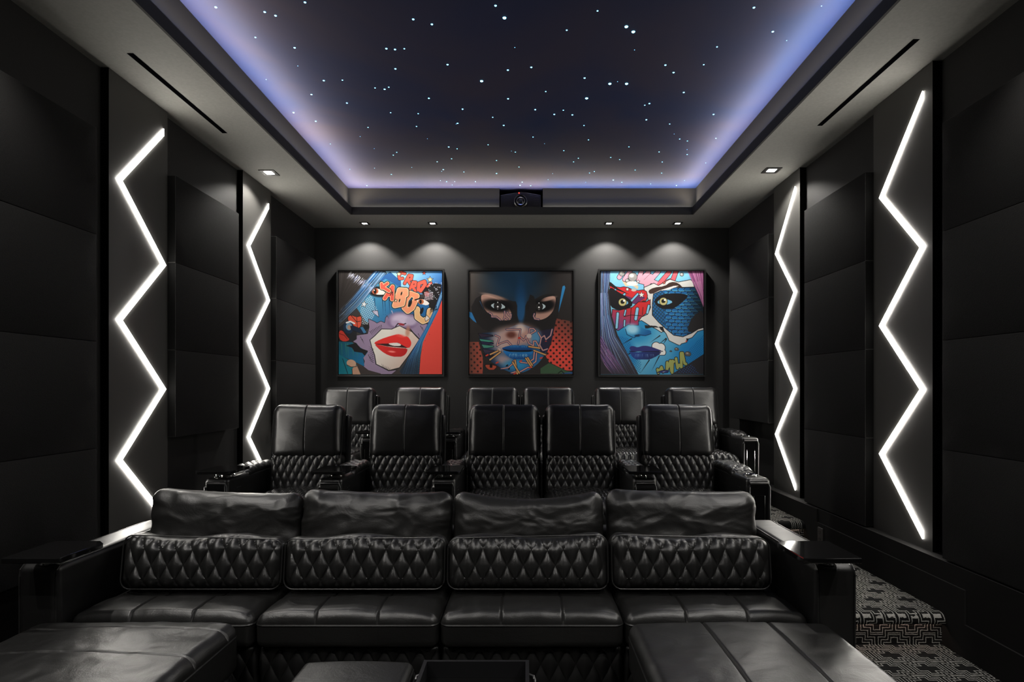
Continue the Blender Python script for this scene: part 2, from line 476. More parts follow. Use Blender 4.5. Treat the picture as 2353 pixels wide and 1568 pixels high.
STARS_A = [(271,58,'m'),(671,97,'m'),(760,127,'m'),(1001,18,'m'),(595,305,'s'),(916,390,'m'),(942,539,'t'),(682,650,'t'),(1155,659,'m'),(1307,655,'s'),(1054,773,'m'),(1344,843,'m'),(907,921,'m'),(1089,992,'m'),(1667,397,'m'),(1738,404,'m'),(1814,398,'s'),(1741,563,'m'),(1574,719,'s'),(1653,730,'m'),(1687,713,'s'),(1702,922,'s'),(1517,1043,'s'),(1452,1118,'t'),(1208,1178,'t'),(1568,1217,'t'),(1752,1247,'s'),(1724,1270,'s'),(1368,1386,'t'),(1570,1377,'t'),(1708,1428,'s'),(1507,1520,'s')]
STARS_B = [(708,45,'m'),(781,145,'l'),(34,157,'m'),(187,198,'m'),(1543,88,'s'),(1291,246,'s'),(1779,217,'l'),(1836,259,'l'),(866,388,'t'),(315,528,'m'),(809,573,'m'),(1001,550,'m'),(594,663,'l'),(1437,638,'m'),(1644,685,'l'),(1707,668,'t'),(1781,685,'l'),(162,804,'m'),(1119,749,'s'),(811,808,'m'),(1454,804,'l'),(438,893,'m'),(75,930,'s'),(61,1035,'s'),(397,1009,'m'),(386,1015,'t'),(685,960,'s'),(1033,897,'m'),(1189,936,'m'),(1263,902,'s'),(1337,940,'m'),(775,1026,'m'),(1432,1027,'s'),(150,1136,'t'),(1015,1122,'s'),(1469,1145,'s'),(1109,1176,'t'),(647,1185,'s'),(325,1203,'m'),(393,1218,'s'),(838,1237,'t'),(870,1245,'s'),(1267,1233,'s'),(1800,1202,'s'),(230,1324,'s'),(348,1300,'s'),(716,1314,'s'),(1386,1295,'s'),(1347,1325,'s'),(1651,1289,'s'),(1724,1306,'s'),(280,1388,'m'),(267,1402,'t'),(449,1408,'s'),(716,1420,'m'),(900,1367,'s'),(1176,1421,'t'),(1478,1416,'s'),(1517,1404,'s'),(257,1479,'t'),(307,1487,'s'),(374,1487,'t'),(353,1515,'t'),(543,1487,'s'),(926,1491,'s'),(909,1517,'m'),(996,1521,'s'),(1138,1471,'t'),(1672,1474,'m'),(1742,1492,'s'),(1446,1492,'t'),(22,1370,'t')]
STARS_C = [(1042,61,'m'),(1595,48,'t'),(1196,258,'m'),(1310,331,'t'),(740,383,'s'),(317,532,'m'),(631,529,'s'),(384,593,'m'),(467,756,'m'),(148,861,'s'),(186,847,'m'),(161,980,'m'),(711,936,'m'),(352,1015,'s'),(389,1097,'t'),(434,1138,'s'),(497,1154,'s'),(495,1225,'t'),(495,1265,'s'),(731,1132,'s'),(265,1244,'s'),(291,1326,'s'),(647,1334,'t'),(69,1392,'s'),(286,1417,'s'),(474,1477,'t'),(197,1506,'t'),(407,1519,'s'),(64,408,'t')]
SPEC = {'l': (.0110, 'star_l', 'large brilliant blue-white fibre optic star light in the night-sky ceiling', 'brightest star lights in the ceiling'),
        'm': (.0072, 'star_m', 'medium blue-white fibre optic star light in the night-sky ceiling', 'medium star lights in the ceiling'),
        's': (.0054, 'star_m', 'small blue-white fibre optic star light in the night-sky ceiling', 'small star lights in the ceiling'),
        't': (.0032, 'star_t', 'faint pinprick blue fibre optic star light in the night-sky ceiling', 'faint star lights in the ceiling')}
proto = {}
for k, (r, mt_, lb, gr) in SPEC.items():
    bb = MB()
    bb.lathe([(r*math.cos(a), -r*.6*math.sin(a)) for a in (0, .35, .7, 1.05, 1.4)], (0, 0, 0), 'z', 10)
    o = bb.build('star_light', mt_); tag(o, lb, 'star light', gr); proto[k] = [o, False]
for x0, lst in ((420, STARS_A), (940, STARS_B), (1440, STARS_C)):
    for cx, cy, k in lst:
        px = x0+cx/3.5635; py = cy/3.5635
        D = (ZC-EYE)*F/(CY-py)
        if D > FYB-.02: continue
        p = Vector(((px-CX)/F*D, D, ZC-.0006))
        o, used = proto[k]
        if used:
            o = o.copy(); COL.objects.link(o)
        proto[k][1] = True
        o.location = p
# LED tape lying in the cove behind the lip (area lamps along each side)
def tape(x0, y0, x1, y1, tilt_dir, e, col, tilt, spread, z, w=.012):
    ln = math.hypot(x1-x0, y1-y0)
    ld = bpy.data.lights.new('cove_led', 'AREA'); ld.shape = 'RECTANGLE'; ld.size = ln; ld.size_y = w
    ld.energy = e*ln; ld.color = col; ld.spread = math.radians(spread)
    o = bpy.data.objects.new('cove_led', ld); COL.objects.link(o)
    o.location = ((x0+x1)/2, (y0+y1)/2, z)
    d = Vector((tilt_dir[0]*math.sin(tilt), tilt_dir[1]*math.sin(tilt), math.cos(tilt)))
    zax = -d; xax = Vector((x1-x0, y1-y0, 0)).normalized(); yax = zax.cross(xax).normalized()
    o.matrix_world = Matrix(((xax.x, yax.x, zax.x, o.location.x), (xax.y, yax.y, zax.y, o.location.y), (xax.z, yax.z, zax.z, o.location.z), (0, 0, 0, 1)))
    return o
for (x0, y0, x1, y1, td) in ((-1.953, LYF, -1.953, LYB, (1, 0)), (1.848, LYF, 1.848, LYB, (-1, 0)), (LXL, 6.728, LXR, 6.728, (0, -1)), (LXL, LYF-.02, LXR, LYF-.02, (0, 1))):
    tape(x0, y0, x1, y1, td, WHITE_E, WHITE_C, math.radians(WT), WS, LT-.003)
    tape(x0-td[0]*.008, y0-td[1]*.008, x1-td[0]*.008, y1-td[1]*.008, td, BLUE_E, (.16, .28, 1.0), math.radians(BT), BS, LT-.004)
for (x0, y0, x1, y1, td) in ((FXL+.014, LYF, FXL+.014, LYB, (1, 0)), (FXR-.014, LYF, FXR-.014, LYB, (-1, 0)), (LXL, FYB-.014, NX0, FYB-.014, (0, -1)), (NX1, FYB-.014, LXR, FYB-.014, (0, -1))):
    tape(x0, y0, x1, y1, td, WASH_E, (1, .97, .92), 0.0, 180, LT-.006, .006)
# step lights under the two nosings
for y, z, lb in ((R1, P1, 'glowing step light strip under the nosing of the nearer carpet step'), (R2, P2, 'glowing step light strip under the nosing of the farther carpet step')):
    bb = MB(); bb.tube([(1.0, 0, 0), (2.255, 0, 0)], .003, 6)
    o = bb.build('step_light', 'step', loc=(0, y+.0265, z-.0505)); tag(o, lb, 'step light', 'step light strips')

# projector in its niche
pr = thing('projector', 'black video projector with round lens and red indicator in the ceiling niche', 'projector', (-.066, 6.80, ZS+.0452))
def yprism(bb, poly, y0, y1, mi=0):
    n = len(poly); v = [(x, y, z) for y in (y0, y1) for x, z in poly]
    bb.add(v, [tuple(range(n)), tuple(range(2*n-1, n-1, -1))]+[(i, (i+1) % n, n+(i+1) % n, n+i) for i in range(n)], mi)
bb = MB(); yprism(bb, [(-.225, 0.012), (.225, .012), (.225, .195), (.01, .234), (-.225, .195)], .0, .38)
bb.build('body', 'blackp', pr, smooth=False)
bb = MB()
bb.tube([(-.222, -.002, .02), (-.222, -.002, .192), (.01, -.002, .231), (.222, -.002, .192), (.222, -.002, .02)], .0035, 6)
bb.build('edge_trim', 'steel', pr)
bb = MB(); zc = .122
bb.lathe([(.075, 0), (.075, -.03), (.066, -.038), (.058, -.03), (.055, -.012), (.047, -.012), (.047, -.04), (.040, -.045), (.033, -.03), (.018, -.02), (.004, -.018)], (0, 0, zc), 'y', 32)
bb.build('lens', 'steel', pr)
bb = MB(); bb.lathe([(.030, -.034), (.018, -.040), (.004, -.043)], (0, 0, zc), 'y', 24); bb.build('lens_glass', 'gloss', pr)
bb = MB(); bb.lathe([(.0065, -.001), (.005, -.006), (.001, -.007)], (-.018, 0, .219), 'y', 12); bb.build('indicator_lamp', 'red', pr)
bb = MB()
for i in range(7):
    bb.box(.14, .20, -.003, .002, .085+i*.010, .089+i*.010)
for x0, x1, z0, z1 in ((-.205, -.10, .180, .196), (.205, .10, .180, .196)):
    bb.tube([(x0, -.002, z0), (x1, -.002, z1)], .0022, 6)
bb.build('vent_grille', 'steel', pr, smooth=False)

# outlet on the right baseboard
ot = thing('wall_outlet', 'dark wall outlet plate on the right baseboard near the farther step', 'outlet', (2.29, 4.735, .267))
bb = MB(); v, f, nn = rbox(.012, .075, .12, .004, (1, 1, 1), 2); bb.add(v+np.array((-.006, 0, 0)), f); bb.build('plate', 'outlet', ot)
bb = MB()
for z in (-.028, .028):
    for y in (-.012, .010): bb.box(-.0128, -.0118, y-.0015, y+.0015, z-.007, z+.009)
    bb.box(-.0128, -.0118, -.003, .003, z-.017, z-.012)
bb.build('sockets', 'void', ot, smooth=False)
# ------------------------------------------------------------------ recliners
TILT = -.13
PIV = (.06, .50)
def fine(lo, hi, step): return tuple(np.arange(lo, hi, step))

def make_recliner():
    t = thing('recliner', 'x', 'recliner')
    # seat: quilted middle, smooth bolsters, rounded nose
    v, f, n = rbox(.552, .64, .21, .075, (.058/12, .0110, 10), 9)
    w = np.clip((n[:, 2]+.25)*2, 0, 1)*np.clip((.5-n[:, 1])*2, 0, 1)
    mask = np.clip((.205-np.abs(v[:, 0]))/.012, 0, 1)*w
    q = quilt(v[:, 0], v[:, 1]-v[:, 2]*1.1, .058, .110)
    bol = np.clip(1-np.abs(np.abs(v[:, 0])-.21)/.010, 0, 1)*w
    bul = .022*(1-(v[:, 0]/.28)**2)*np.clip(n[:, 2], 0, 1)
    v = v+n*(mask*(q-.3)*.014-bol*.010)[:, None]; v[:, 2] += bul; f = split(f, q*mask)
    b = MB(); b.add(v+np.array((0, -.30, .375)), f); b.build('seat', 'leather', t)
    # base with footrest panel
    v, f, n = rbox(.54, .70, .28, .03, (2, 2, 2), 3)
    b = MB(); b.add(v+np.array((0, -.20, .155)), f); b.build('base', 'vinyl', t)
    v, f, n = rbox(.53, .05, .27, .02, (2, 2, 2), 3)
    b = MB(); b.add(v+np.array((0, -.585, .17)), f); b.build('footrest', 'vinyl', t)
    # quilted lower back
    v, f, n = rbox(.535, .14, .34, .05, (.058/14, 6, .118/14), 9)
    fr = np.clip(-n[:, 1]*1.6-.2, 0, 1)
    mask = fr*np.clip((.250-np.abs(v[:, 0]))/.01, 0, 1)
    q = quilt(v[:, 0], v[:, 2]+.0295, .058, .118)
    v = v+n*(mask*(q-.3)*.013)[:, None]; f = split(f, q*mask)
    v[:, 1] -= .018*(1-(v[:, 0]/.27)**2)*fr
    v = rot_x(v+np.array((0, .055, .575)), TILT, PIV)
    b = MB(); b.add(v, f); b.build('backrest', 'leather', t)
    # smooth headrest with a centre seam
    ex = fine(-.016, .0161, .002)
    v, f, n = rbox(.535, .175, .405, .062, (24, 6, 20), 8, (ex, (), ()))
    fr = np.clip(-n[:, 1]+.3, 0, 1)
    v[:, 1] -= .034*(1-(v[:, 0]/.27)**2)*(1-.8*(v[:, 2]/.21)**2)*fr
    gr = np.exp(-(v[:, 0]/.0035)**2)*.006*np.clip(np.maximum(-n[:, 1], n[:, 2])*2, 0, 1)
    v = v-n*gr[:, None]
    v[:, 0] *= 1-.035*(v[:, 2]/.2+1)*.5
    v = v + n*(wr(v, 5, 3, .004))[:, None]
    v = rot_x(v+np.array((0, .050, .905)), TILT, PIV)
    b = MB(); b.add(v, f); b.build('headrest', 'leather', t)
    # outer shell whose wings show beside the headrest
    v, f, n = rbox(.558, .105, .76, .022, (4, 2, 6), 4)
    v = rot_x(v+np.array((0, .160, .660)), TILT, PIV)
    b = MB(); b.add(v, f); b.build('back_shell', 'vinyl', t)
    for s in (-1, 1):
        b = MB()
        pts = rot_x(np.array([(s*.262, -.018+.02*(k/9)**2, .70+.36*k/9) for k in range(10)]), TILT, PIV)
        b.tube([tuple(p+np.array((s*.0, .012, 0))) for p in pts], .0035, 6)
        b.build('welt', 'stitch', t)
    return t

def zprism(b, poly, z0, z1, inset=.003, mi=0):
    n = len(poly); c = np.mean(np.array(poly), axis=0)
    def sh(k):
        out = []
        for x, y in poly:
            d = np.array((x, y))-c; L = np.linalg.norm(d); out.append(np.array((x, y))-d/L*k)
        return out
    rings = [(sh(inset), z0), (poly, z0+inset), (poly, z1-inset), (sh(inset), z1)]
    v = [(p[0], p[1], z) for r, z in rings for p in r]
    fs = [tuple(range(n))[::-1], tuple(range(3*n, 4*n))]
    for k in range(3):
        for i in range(n): fs.append((k*n+i, k*n+(i+1) % n, (k+1)*n+(i+1) % n, (k+1)*n+i))
    b.add(v, fs, mi)

def chamf(x0, x1, y0, y1, c):
    return [(x0+c, y0), (x1-c, y0), (x1, y0+c), (x1, y1-c), (x1-c, y1), (x0+c, y1), (x0, y1-c), (x0, y0+c)]

def make_console(tray, side=1):
    t = thing('armrest_console', 'x', 'armrest console')
    v, f, n = rbox(.158, .80, .645, .028, (2, 4, 4), 5)
    b = MB(); b.add(v+np.array((0, .40, .3235)), f); b.build('body', 'leather', t)
    # gloss front panel in a padded welt frame
    b = MB(); b.tube([(-.066, -.002, .03), (-.066, -.003, .590), (-.058, -.001, .613), (.058, -.001, .613), (.066, -.003, .590), (.066, -.002, .03)], .0105, 10)
    b.build('front_welt', 'leather', t)
    b = MB(); b.box(-.057, .057, -.006, .01, .03, .603); fp = b.build('front_panel', 'gloss', t, smooth=False)
    b = MB(); b.tube([(-.036, -.007, .05), (-.036, -.007, .535), (.036, -.007, .535), (.036, -.007, .05)], .0022, 6)
    b.build('inlay_strip', 'chrome', fp)
    # quilted arm pad
    v, f, n = rbox(.158, .46, .070, .032, (.062/12, .10/12, 4), 6)
    up = np.clip(n[:, 2]*1.6, 0, 1)
    q = quilt(v[:, 0], v[:, 1], .062, .10)
    v = v+n*(up*(q-.3)*.006)[:, None]; f = split(f, q*up)
    v[:, 2] -= .020*np.clip((-.10-v[:, 1])/.13, 0, 1)
    b = MB(); b.add(v+np.array((0, .51, .646)), f); b.build('arm_pad', 'leather', t)
    b = MB(); b.lathe([(.047, 0), (.047, .006), (.041, .008), (.038, .004), (.036, -.001)], (0, .15, .6455), 'z', 28)
    b.build('cup_ring', 'chrome', t)
    b = MB(); b.lathe([(.037, .0045), (.02, .0035), (.002, .003)], (0, .15, .6455), 'z', 24); b.build('cup_well', 'void', t)
    b = MB()
    for i in range(3):
        for j in range(2):
            b.lathe([(.0045, .0), (.0045, -.002), (.003, -.003)], (0, 0, 0), 'y', 10)
            vv = b.v[-1].copy(); b.v[-1] = np.stack([side*.0785-vv[:, 1]*side, .125+i*.022+vv[:, 0], .545+j*.022+vv[:, 2]], 1)
    b.build('control_buttons', 'steel', t)
    if tray:
        b = MB(); zprism(b, chamf(-.112, .112, -.05, .25, .014), .678, .698, .004)
        tr = b.build('tray_table', 'gloss', t, smooth=False)
        b = MB(); b.lathe([(.020, .647), (.018, .651), (.009, .655), (.009, .674), (.018, .678)], (-.02, .055, 0), 'z', 18)
        b.build('tray_post', 'chrome', tr)
    return t

rec = make_recliner()
con_t = make_console(True, 1)
con_p = make_console(False, -1)
used = set()
def put(proto, loc, label, group):
    if proto.name not in used:
        used.add(proto.name); proto.location = loc; proto['label'] = label; proto['group'] = group; return proto
    o = dup(proto, loc, label); o['group'] = group; return o

CW, AW = .572, .167
Y2, Y3 = 4.53, 6.20
names2 = ['black leather recliner at the left end of the middle row, near the zigzag light', 'second black leather recliner from the left in the middle row',
          'left one of the two joined black recliners in the middle of the middle row', 'right one of the two joined black recliners in the middle of the middle row',
          'black leather recliner at the right end of the middle row, beside the aisle']
x0 = .115
xs2 = [x0-CW*1.5-AW-CW-AW-CW*0+ -0, 0, 0, 0, 0]
c3, c4 = x0-CW/2, x0+CW/2
c2 = c3-CW-AW; c1 = c2-CW-AW; c5 = c4+CW+AW
for x, lb in zip((c1, c2, c3, c4, c5), names2):
    put(rec, (x, Y2, P1), lb, 'recliners in the middle row')
YC2 = Y2-.57
for x, lb in ((c1-CW/2-AW/2, 'armrest console with swivel tray at the left end of the middle row'), (c1+CW/2+AW/2, 'armrest console with tray between the two left recliners of the middle row'),
              (c2+CW/2+AW/2, 'armrest console with tray left of the joined pair in the middle row'), (c4+CW/2+AW/2, 'armrest console with tray right of the joined pair in the middle row')):
    put(con_t, (x, YC2, P1), lb, 'tray armrest consoles')
put(con_p, (c5+CW/2+AW/2, YC2, P1), 'armrest console with quilted pad and cup holder at the right end of the middle row', 'end armrest consoles')
x0 = -.064
names3 = ['black leather recliner at the left end of the back row, below the red-lipped picture', 'second black leather recliner from the left in the back row',
          'left one of the two joined black recliners in the middle of the back row', 'right one of the two joined black recliners in the middle of the back row',
          'second black leather recliner from the right in the back row', 'black leather recliner at the right end of the back row, below the blue-faced picture']
d3, d4 = x0-CW/2, x0+CW/2
d2 = d3-CW-AW; d1 = d2-CW-AW; d5 = d4+CW+AW; d6 = d5+CW+AW
for x, lb in zip((d1, d2, d3, d4, d5, d6), names3):
    put(rec, (x, Y3, P2), lb, 'recliners in the back row')
YC3 = Y3-.57
for x, lb in ((d1-CW/2-AW/2, 'armrest console with tray at the left end of the back row'), (d1+CW/2+AW/2, 'armrest console with tray between the two left recliners of the back row'),
              (d2+CW/2+AW/2, 'armrest console with tray left of the joined pair in the back row'), (d4+CW/2+AW/2, 'armrest console with tray right of the joined pair in the back row'),
              (d5+CW/2+AW/2, 'armrest console with tray between the two right recliners of the back row')):
    put(con_t, (x, YC3, P2), lb, 'tray armrest consoles')
put(con_p, (d6+CW/2+AW/2, YC3, P2), 'armrest console with quilted pad and cup holder at the right end of the back row', 'end armrest consoles')

# ------------------------------------------------------------------ front sofa
SX, SY = -.36, 2.9
W1 = .765
B0 = -1.89
sofa = thing('sofa', 'four-seat black leather sofa in the front row with square arms and quilted base', 'sofa', (SX, SY, 0))
O = np.array((-SX, -SY, 0))
for k in range(4):
    cx = B0+W1*(k+.5)
    sm = (-.128, .128)
    ex = tuple(e+d for e in sm for d in np.arange(-.014, .0141, .0028))
    v, f, n = rbox(W1-.010, .62, .130, .034, (44, 40, 4), 5, (ex, (), ()))
    up = np.clip(n[:, 2], 0, 1)
    wv = wr(v, 6.5, 11+k, .0045, (1.3, 1, 1))
    g = sum(np.exp(-((v[:, 0]-e)/.0045)**2) for e in sm)*.008*np.clip(n[:, 2]*1.4+.1, 0, 1)*np.clip((n[:, 2]+.1)*3, 0, 1)
    v = v+n*(wv*np.clip(.3+up, 0, 1)-g)[:, None]
    lobes = np.abs(np.cos(np.pi*(v[:, 0])/.256))*.006
    fw = np.clip((-.05-v[:, 1])/.07, 0, 1)
    v[:, 2] += up*fw*((1-(v[:, 0]/.39)**4)*(1-((v[:, 1]+.17)/.18)**4).clip(0)*.024+lobes)
    b = MB(); b.add(v+O+np.array((cx, 2.505+.31, .4045)), f)
    sc_ = b.build('seat_cushion', 'seatl', sofa)
    b = MB(); b.tube([(O[0]+cx+p, O[1]+2.815+q, .438) for p, q in loop_rr(W1-.012, .620, .036)], .0048, 6, True)
    b.build('piping', 'stitch', sc_)
    v, f, n = rbox(W1-.012, .05, .295, .015, (.0735/12, 2, .140/12), 3)
    q = quilt(v[:, 0], v[:, 2], .0735, .140)
    v = v+n*(np.clip(-n[:, 1], 0, 1)*(q-.3)*.012)[:, None]; f = split(f, q)
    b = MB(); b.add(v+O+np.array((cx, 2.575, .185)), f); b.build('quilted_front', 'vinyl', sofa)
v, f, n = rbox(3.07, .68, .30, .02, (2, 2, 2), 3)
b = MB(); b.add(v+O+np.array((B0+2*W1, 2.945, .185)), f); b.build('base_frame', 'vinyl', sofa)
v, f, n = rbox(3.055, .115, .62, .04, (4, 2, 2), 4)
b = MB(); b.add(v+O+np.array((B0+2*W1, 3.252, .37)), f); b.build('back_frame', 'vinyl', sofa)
AX = (B0-.084, B0+4*W1+.082)
for s, ax in zip((-1, 1), AX):
    v, f, n = rbox(.164, .855, .70, .030, (4, 8, 6), 6)
    v = v+n*(wr(v, 4, 5+s, .002))[:, None]
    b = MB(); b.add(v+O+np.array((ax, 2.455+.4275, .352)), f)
    arm = b.build('arm', 'vinyl', sofa)
    b = MB()
    for e in (-1, 1):
        x = ax+e*.0735
        b.tube([(O[0]+x, O[1]+2.4595+.002, .03), (O[0]+x, O[1]+2.4595, .655), (O[0]+x, O[1]+2.464, .680), (O[0]+x, O[1]+2.482, .6955), (O[0]+x, O[1]+3.27, .6965)], .0036, 6)
    b.build('piping', 'stitch', arm)
    b = MB(); cx = ax-s*.095
    poly = [(ax-s*.20, 2.315), (ax+s*.022, 2.315), (ax+s*.022, 2.575), (ax-s*.175, 2.575), (ax-s*.205, 2.545)]
    zprism(b, [(O[0]+x, O[1]+y) for x, y in poly], .748, .770, .003)
    tr = b.build('tray_table', 'gloss', sofa, smooth=False)
    b = MB(); b.lathe([(.030, .704), (.027, .709), (.011, .712), (.011, .744), (.024, .748)], (O[0]+ax-s*.03, O[1]+2.475, 0), 'z', 20)
    b.build('tray_post', 'chrome', tr)

lumb = ['quilted black lumbar cushion at the left end of the front sofa', 'quilted black lumbar cushion on the second sofa seat from the left',
        'quilted black lumbar cushion on the third sofa seat from the left', 'quilted black lumbar cushion at the right end of the front sofa']
bk = ['crumpled black leather back cushion at the left end of the front sofa', 'creased black leather back cushion on the second sofa seat from the left',
      'black leather back cushion with sagging top on the third sofa seat from the left', 'black leather back cushion with rounded corner at the right end of the sofa']
LE = ((-1.860, -1.119), (-1.114, -.372), (-.366, .377), (.387, 1.122))
BE = ((-1.885, -1.137), (-1.127, -.377), (-.364, .383), (.405, 1.150))
for k in range(4):
    cx = sum(LE[k])/2; lw = LE[k][1]-LE[k][0]; bx = sum(BE[k])/2; bw = BE[k][1]-BE[k][0]
    v, f, n = rbox(lw, .17, .232, .056, (.0735/14, 6, .140/14), 8)
    fr = np.clip(-n[:, 1]*1.5, 0, 1)
    q = quilt(v[:, 0]+.0105*k, v[:, 2]+.01, .0735, .140)
    mg = np.clip((.118-np.abs(v[:, 2]))/.03, 0, 1)*np.clip((lw/2-.008-np.abs(v[:, 0]))/.03, 0, 1)
    u, wz = v[:, 0]/.38, v[:, 2]/.116
    v[:, 1] *= 1-.30*np.abs(u)**5-.18*np.abs(wz)**3
    v = v+n*(fr*mg*(q-.35)*.015)[:, None]; f = split(f, q*mg*fr)
    v[:, 2] += .012*np.abs(u)**6*np.sign(wz)*np.abs(wz) + .010*np.sin(u*5+k*1.9)*(wz > 0)*wz
    v = v+n*wr(v, 9, 31+k, .0035)[:, None]
    v = rot_x(v, -.14, (0, -.12)); v = v+np.array((cx, 2.835, .606))
    c = np.array((cx, 2.835, .49))
    b = MB(); b.add(v-c, f); o = b.build('lumbar_cushion', 'seatl', loc=tuple(c)); tag(o, lumb[k], 'cushion', 'quilted lumbar cushions on the sofa')
    b = MB()
    lp = np.array([(p*(1.0), -.058, q) for p, q in loop_rr(lw-.008, .224, .05)])
    lp[:, 2] += .012*np.abs(lp[:, 0]/.38)**6*np.sign(lp[:, 2])+.010*np.sin(lp[:, 0]/.38*5+k*1.9)*(lp[:, 2] > 0)
    lp = rot_x(lp, -.14, (0, -.12))+np.array((cx, 2.835, .606))-c
    b.tube([tuple(p) for p in lp], .0032, 6, True); b.build('piping', 'stitch', o)
    # big loose cushion behind
    v, f, n = rbox(bw, .175, .41, .062, (90, 6, 52), 7)
    u, wz = v[:, 0]/.377, v[:, 2]/.205
    v[:, 1] *= 1-.38*np.abs(u)**6-.34*np.clip(wz, 0, 1)**3
    fr = np.clip(np.abs(n[:, 1])+.35, 0, 1)
    amp = (.013, .011, .009, .010)[k]
    v = v+n*(wr(v, 4.2, 51+k*3, amp, (1, 1, 1.5))*fr)[:, None]
    v = v+n*(wr(v, 10, 71+k*3, .0045, (1, 1, 1.6))*fr)[:, None]
    sag = (.012, .012, .040, .006)[k]; slope = (.012, .008, .0, .006)[k]
    top = np.clip(wz, 0, 1)**1.5
    v[:, 2] += top*(-sag*(1-u*u)-slope*u+.010*np.abs(u)**8)
    pk = np.sin(v[:, 2]*60+k)*.005*np.abs(u)**4
    v[:, 1] += pk
    v = rot_x(v, -.10, (0, -.2)); c = np.array((bx, 3.062, .475))
    b = MB(); b.add(v+np.array((0, 0, .214)), f)
    o = b.build('back_cushion', 'soft', loc=tuple(c)); tag(o, bk[k], 'cushion', 'loose back cushions on the sofa')

# ------------------------------------------------------------------ ottomans, stool and tray
def ottoman(x0, x1, y0, y1, zt, label, seams, axis, seed, amp):
    cx, cy = (x0+x1)/2, (y0+y1)/2
    t = thing('ottoman', label, 'ottoman', (cx, cy, 0), 'large ottomans in front of the sofa')
    ex = tuple(s_-(cx if axis == 0 else cy)+d for s_ in seams for d in np.arange(-.014, .0141, .0028))
    v, f, n = rbox(x1-x0, y1-y0, .20, .042, (60, 60, 4), 6, (ex if axis == 0 else (), ex if axis == 1 else (), ()))
    up = np.clip(n[:, 2], 0, 1)
    wv = wr(v, 4.5, seed, amp, (1, 1, 1))*(.25+.75*up)+wr(v, 12, seed+5, amp*.35)*up
    g = sum(np.exp(-((v[:, axis]-(s_-(cx if axis == 0 else cy)))/.005)**2) for s_ in seams)*.009*np.clip(n[:, 2]*2, 0, 1)
    v = v+n*(wv-g)[:, None]
    v[:, 2] += up*.022*(1-(2*v[:, 0]/(x1-x0))**2*.8)*(1-(2*v[:, 1]/(y1-y0))**2*.6)
    b = MB(); b.add(v+np.array((0, 0, zt-.10)), f); c = b.build('top_cushion', 'seatl', t)
    b = MB(); b.tube([(p, q, zt-.048) for p, q in loop_rr(x1-x0-.002, y1-y0-.002, .045)], .0046, 6, True); b.build('piping', 'stitch', c)
    v, f, n = rbox(x1-x0-.03, y1-y0-.03, zt-.205, .02, (.0735/10, .0735/10, .140/10), 3)
    hx = np.where(np.abs(n[:, 0]) > .7, v[:, 1], v[:, 0])
    q = quilt(hx, v[:, 2], .0735, .140)
    v = v+n*((1-np.abs(n[:, 2]))*(q-.3)*.011)[:, None]; f = split(f, q)
    b = MB(); b.add(v+np.array((0, 0, (zt-.205)/2+.012)), f); b.build('quilted_base', 'vinyl', t)
    return t
ottoman(-1.955, -1.150, 1.63, 2.446, .478, 'large black leather ottoman pushed against the left end of the sofa, crumpled top', (2.346, 2.113, 1.88), 1, 91, .007)
ottoman(.405, 1.205, 1.63, 2.446, .478, 'large black leather ottoman pushed against the right end of the sofa, smoother top', (.695, .955), 0, 95, .003)
st = thing('footstool', 'small square black leather footstool in front of the sofa, left of the tray', 'footstool', (-.603, 1.985, 0))
v, f, n = rbox(.398, .43, .10, .026, (12, 12, 2), 5); v[:, 2] += np.clip(n[:, 2], 0, 1)*.008*(1-(v[:, 0]/.2)**2)
b = MB(); b.add(v+np.array((0, 0, .382)), f); c = b.build('top_cushion', 'seatl', st)
b = MB(); b.tube([(p, q, .408) for p, q in loop_rr(.397, .429, .028)], .0035, 6, True); b.build('piping', 'stitch', c)
v, f, n = rbox(.36, .40, .32, .02, (2, 2, 2), 3); b = MB(); b.add(v+np.array((0, 0, .170)), f); b.build('base', 'vinyl', st)
tt = thing('tray_stand', 'rectangular black tray stand with raised rim and side handles, in front of the sofa', 'tray', (-.181, 2.01, 0))
b = MB()
hx, hy, wl = .190, .195, .013
b.box(-hx, hx, -hy, -hy+wl, .36, .432); b.box(-hx, hx, hy-wl, hy, .36, .432); b.box(-hx, -hx+wl, -hy+wl, hy-wl, .36, .432); b.box(hx-wl, hx, -hy+wl, hy-wl, .36, .432)
b.build('rim', 'blackp', tt, smooth=False)
b = MB(); b.box(-hx+.001, hx-.001, -hy+.001, hy-.001, .36, .374); b.build('tray_bottom', 'gloss', tt, smooth=False)
for s in (-1, 1):
    b = MB(); b.tube([(s*.188, .13, .408), (s*.204, .128, .404), (s*.209, .118, .395), (s*.211, .0, .388), (s*.209, -.118, .395), (s*.188, -.13, .408)], .0065, 8)
    b.build('handle', 'steel', tt)
v, f, n = rbox(.34, .35, .345, .02, (2, 2, 2), 3); b = MB(); b.add(v+np.array((0, 0, .1845)), f); b.build('base', 'vinyl', tt)
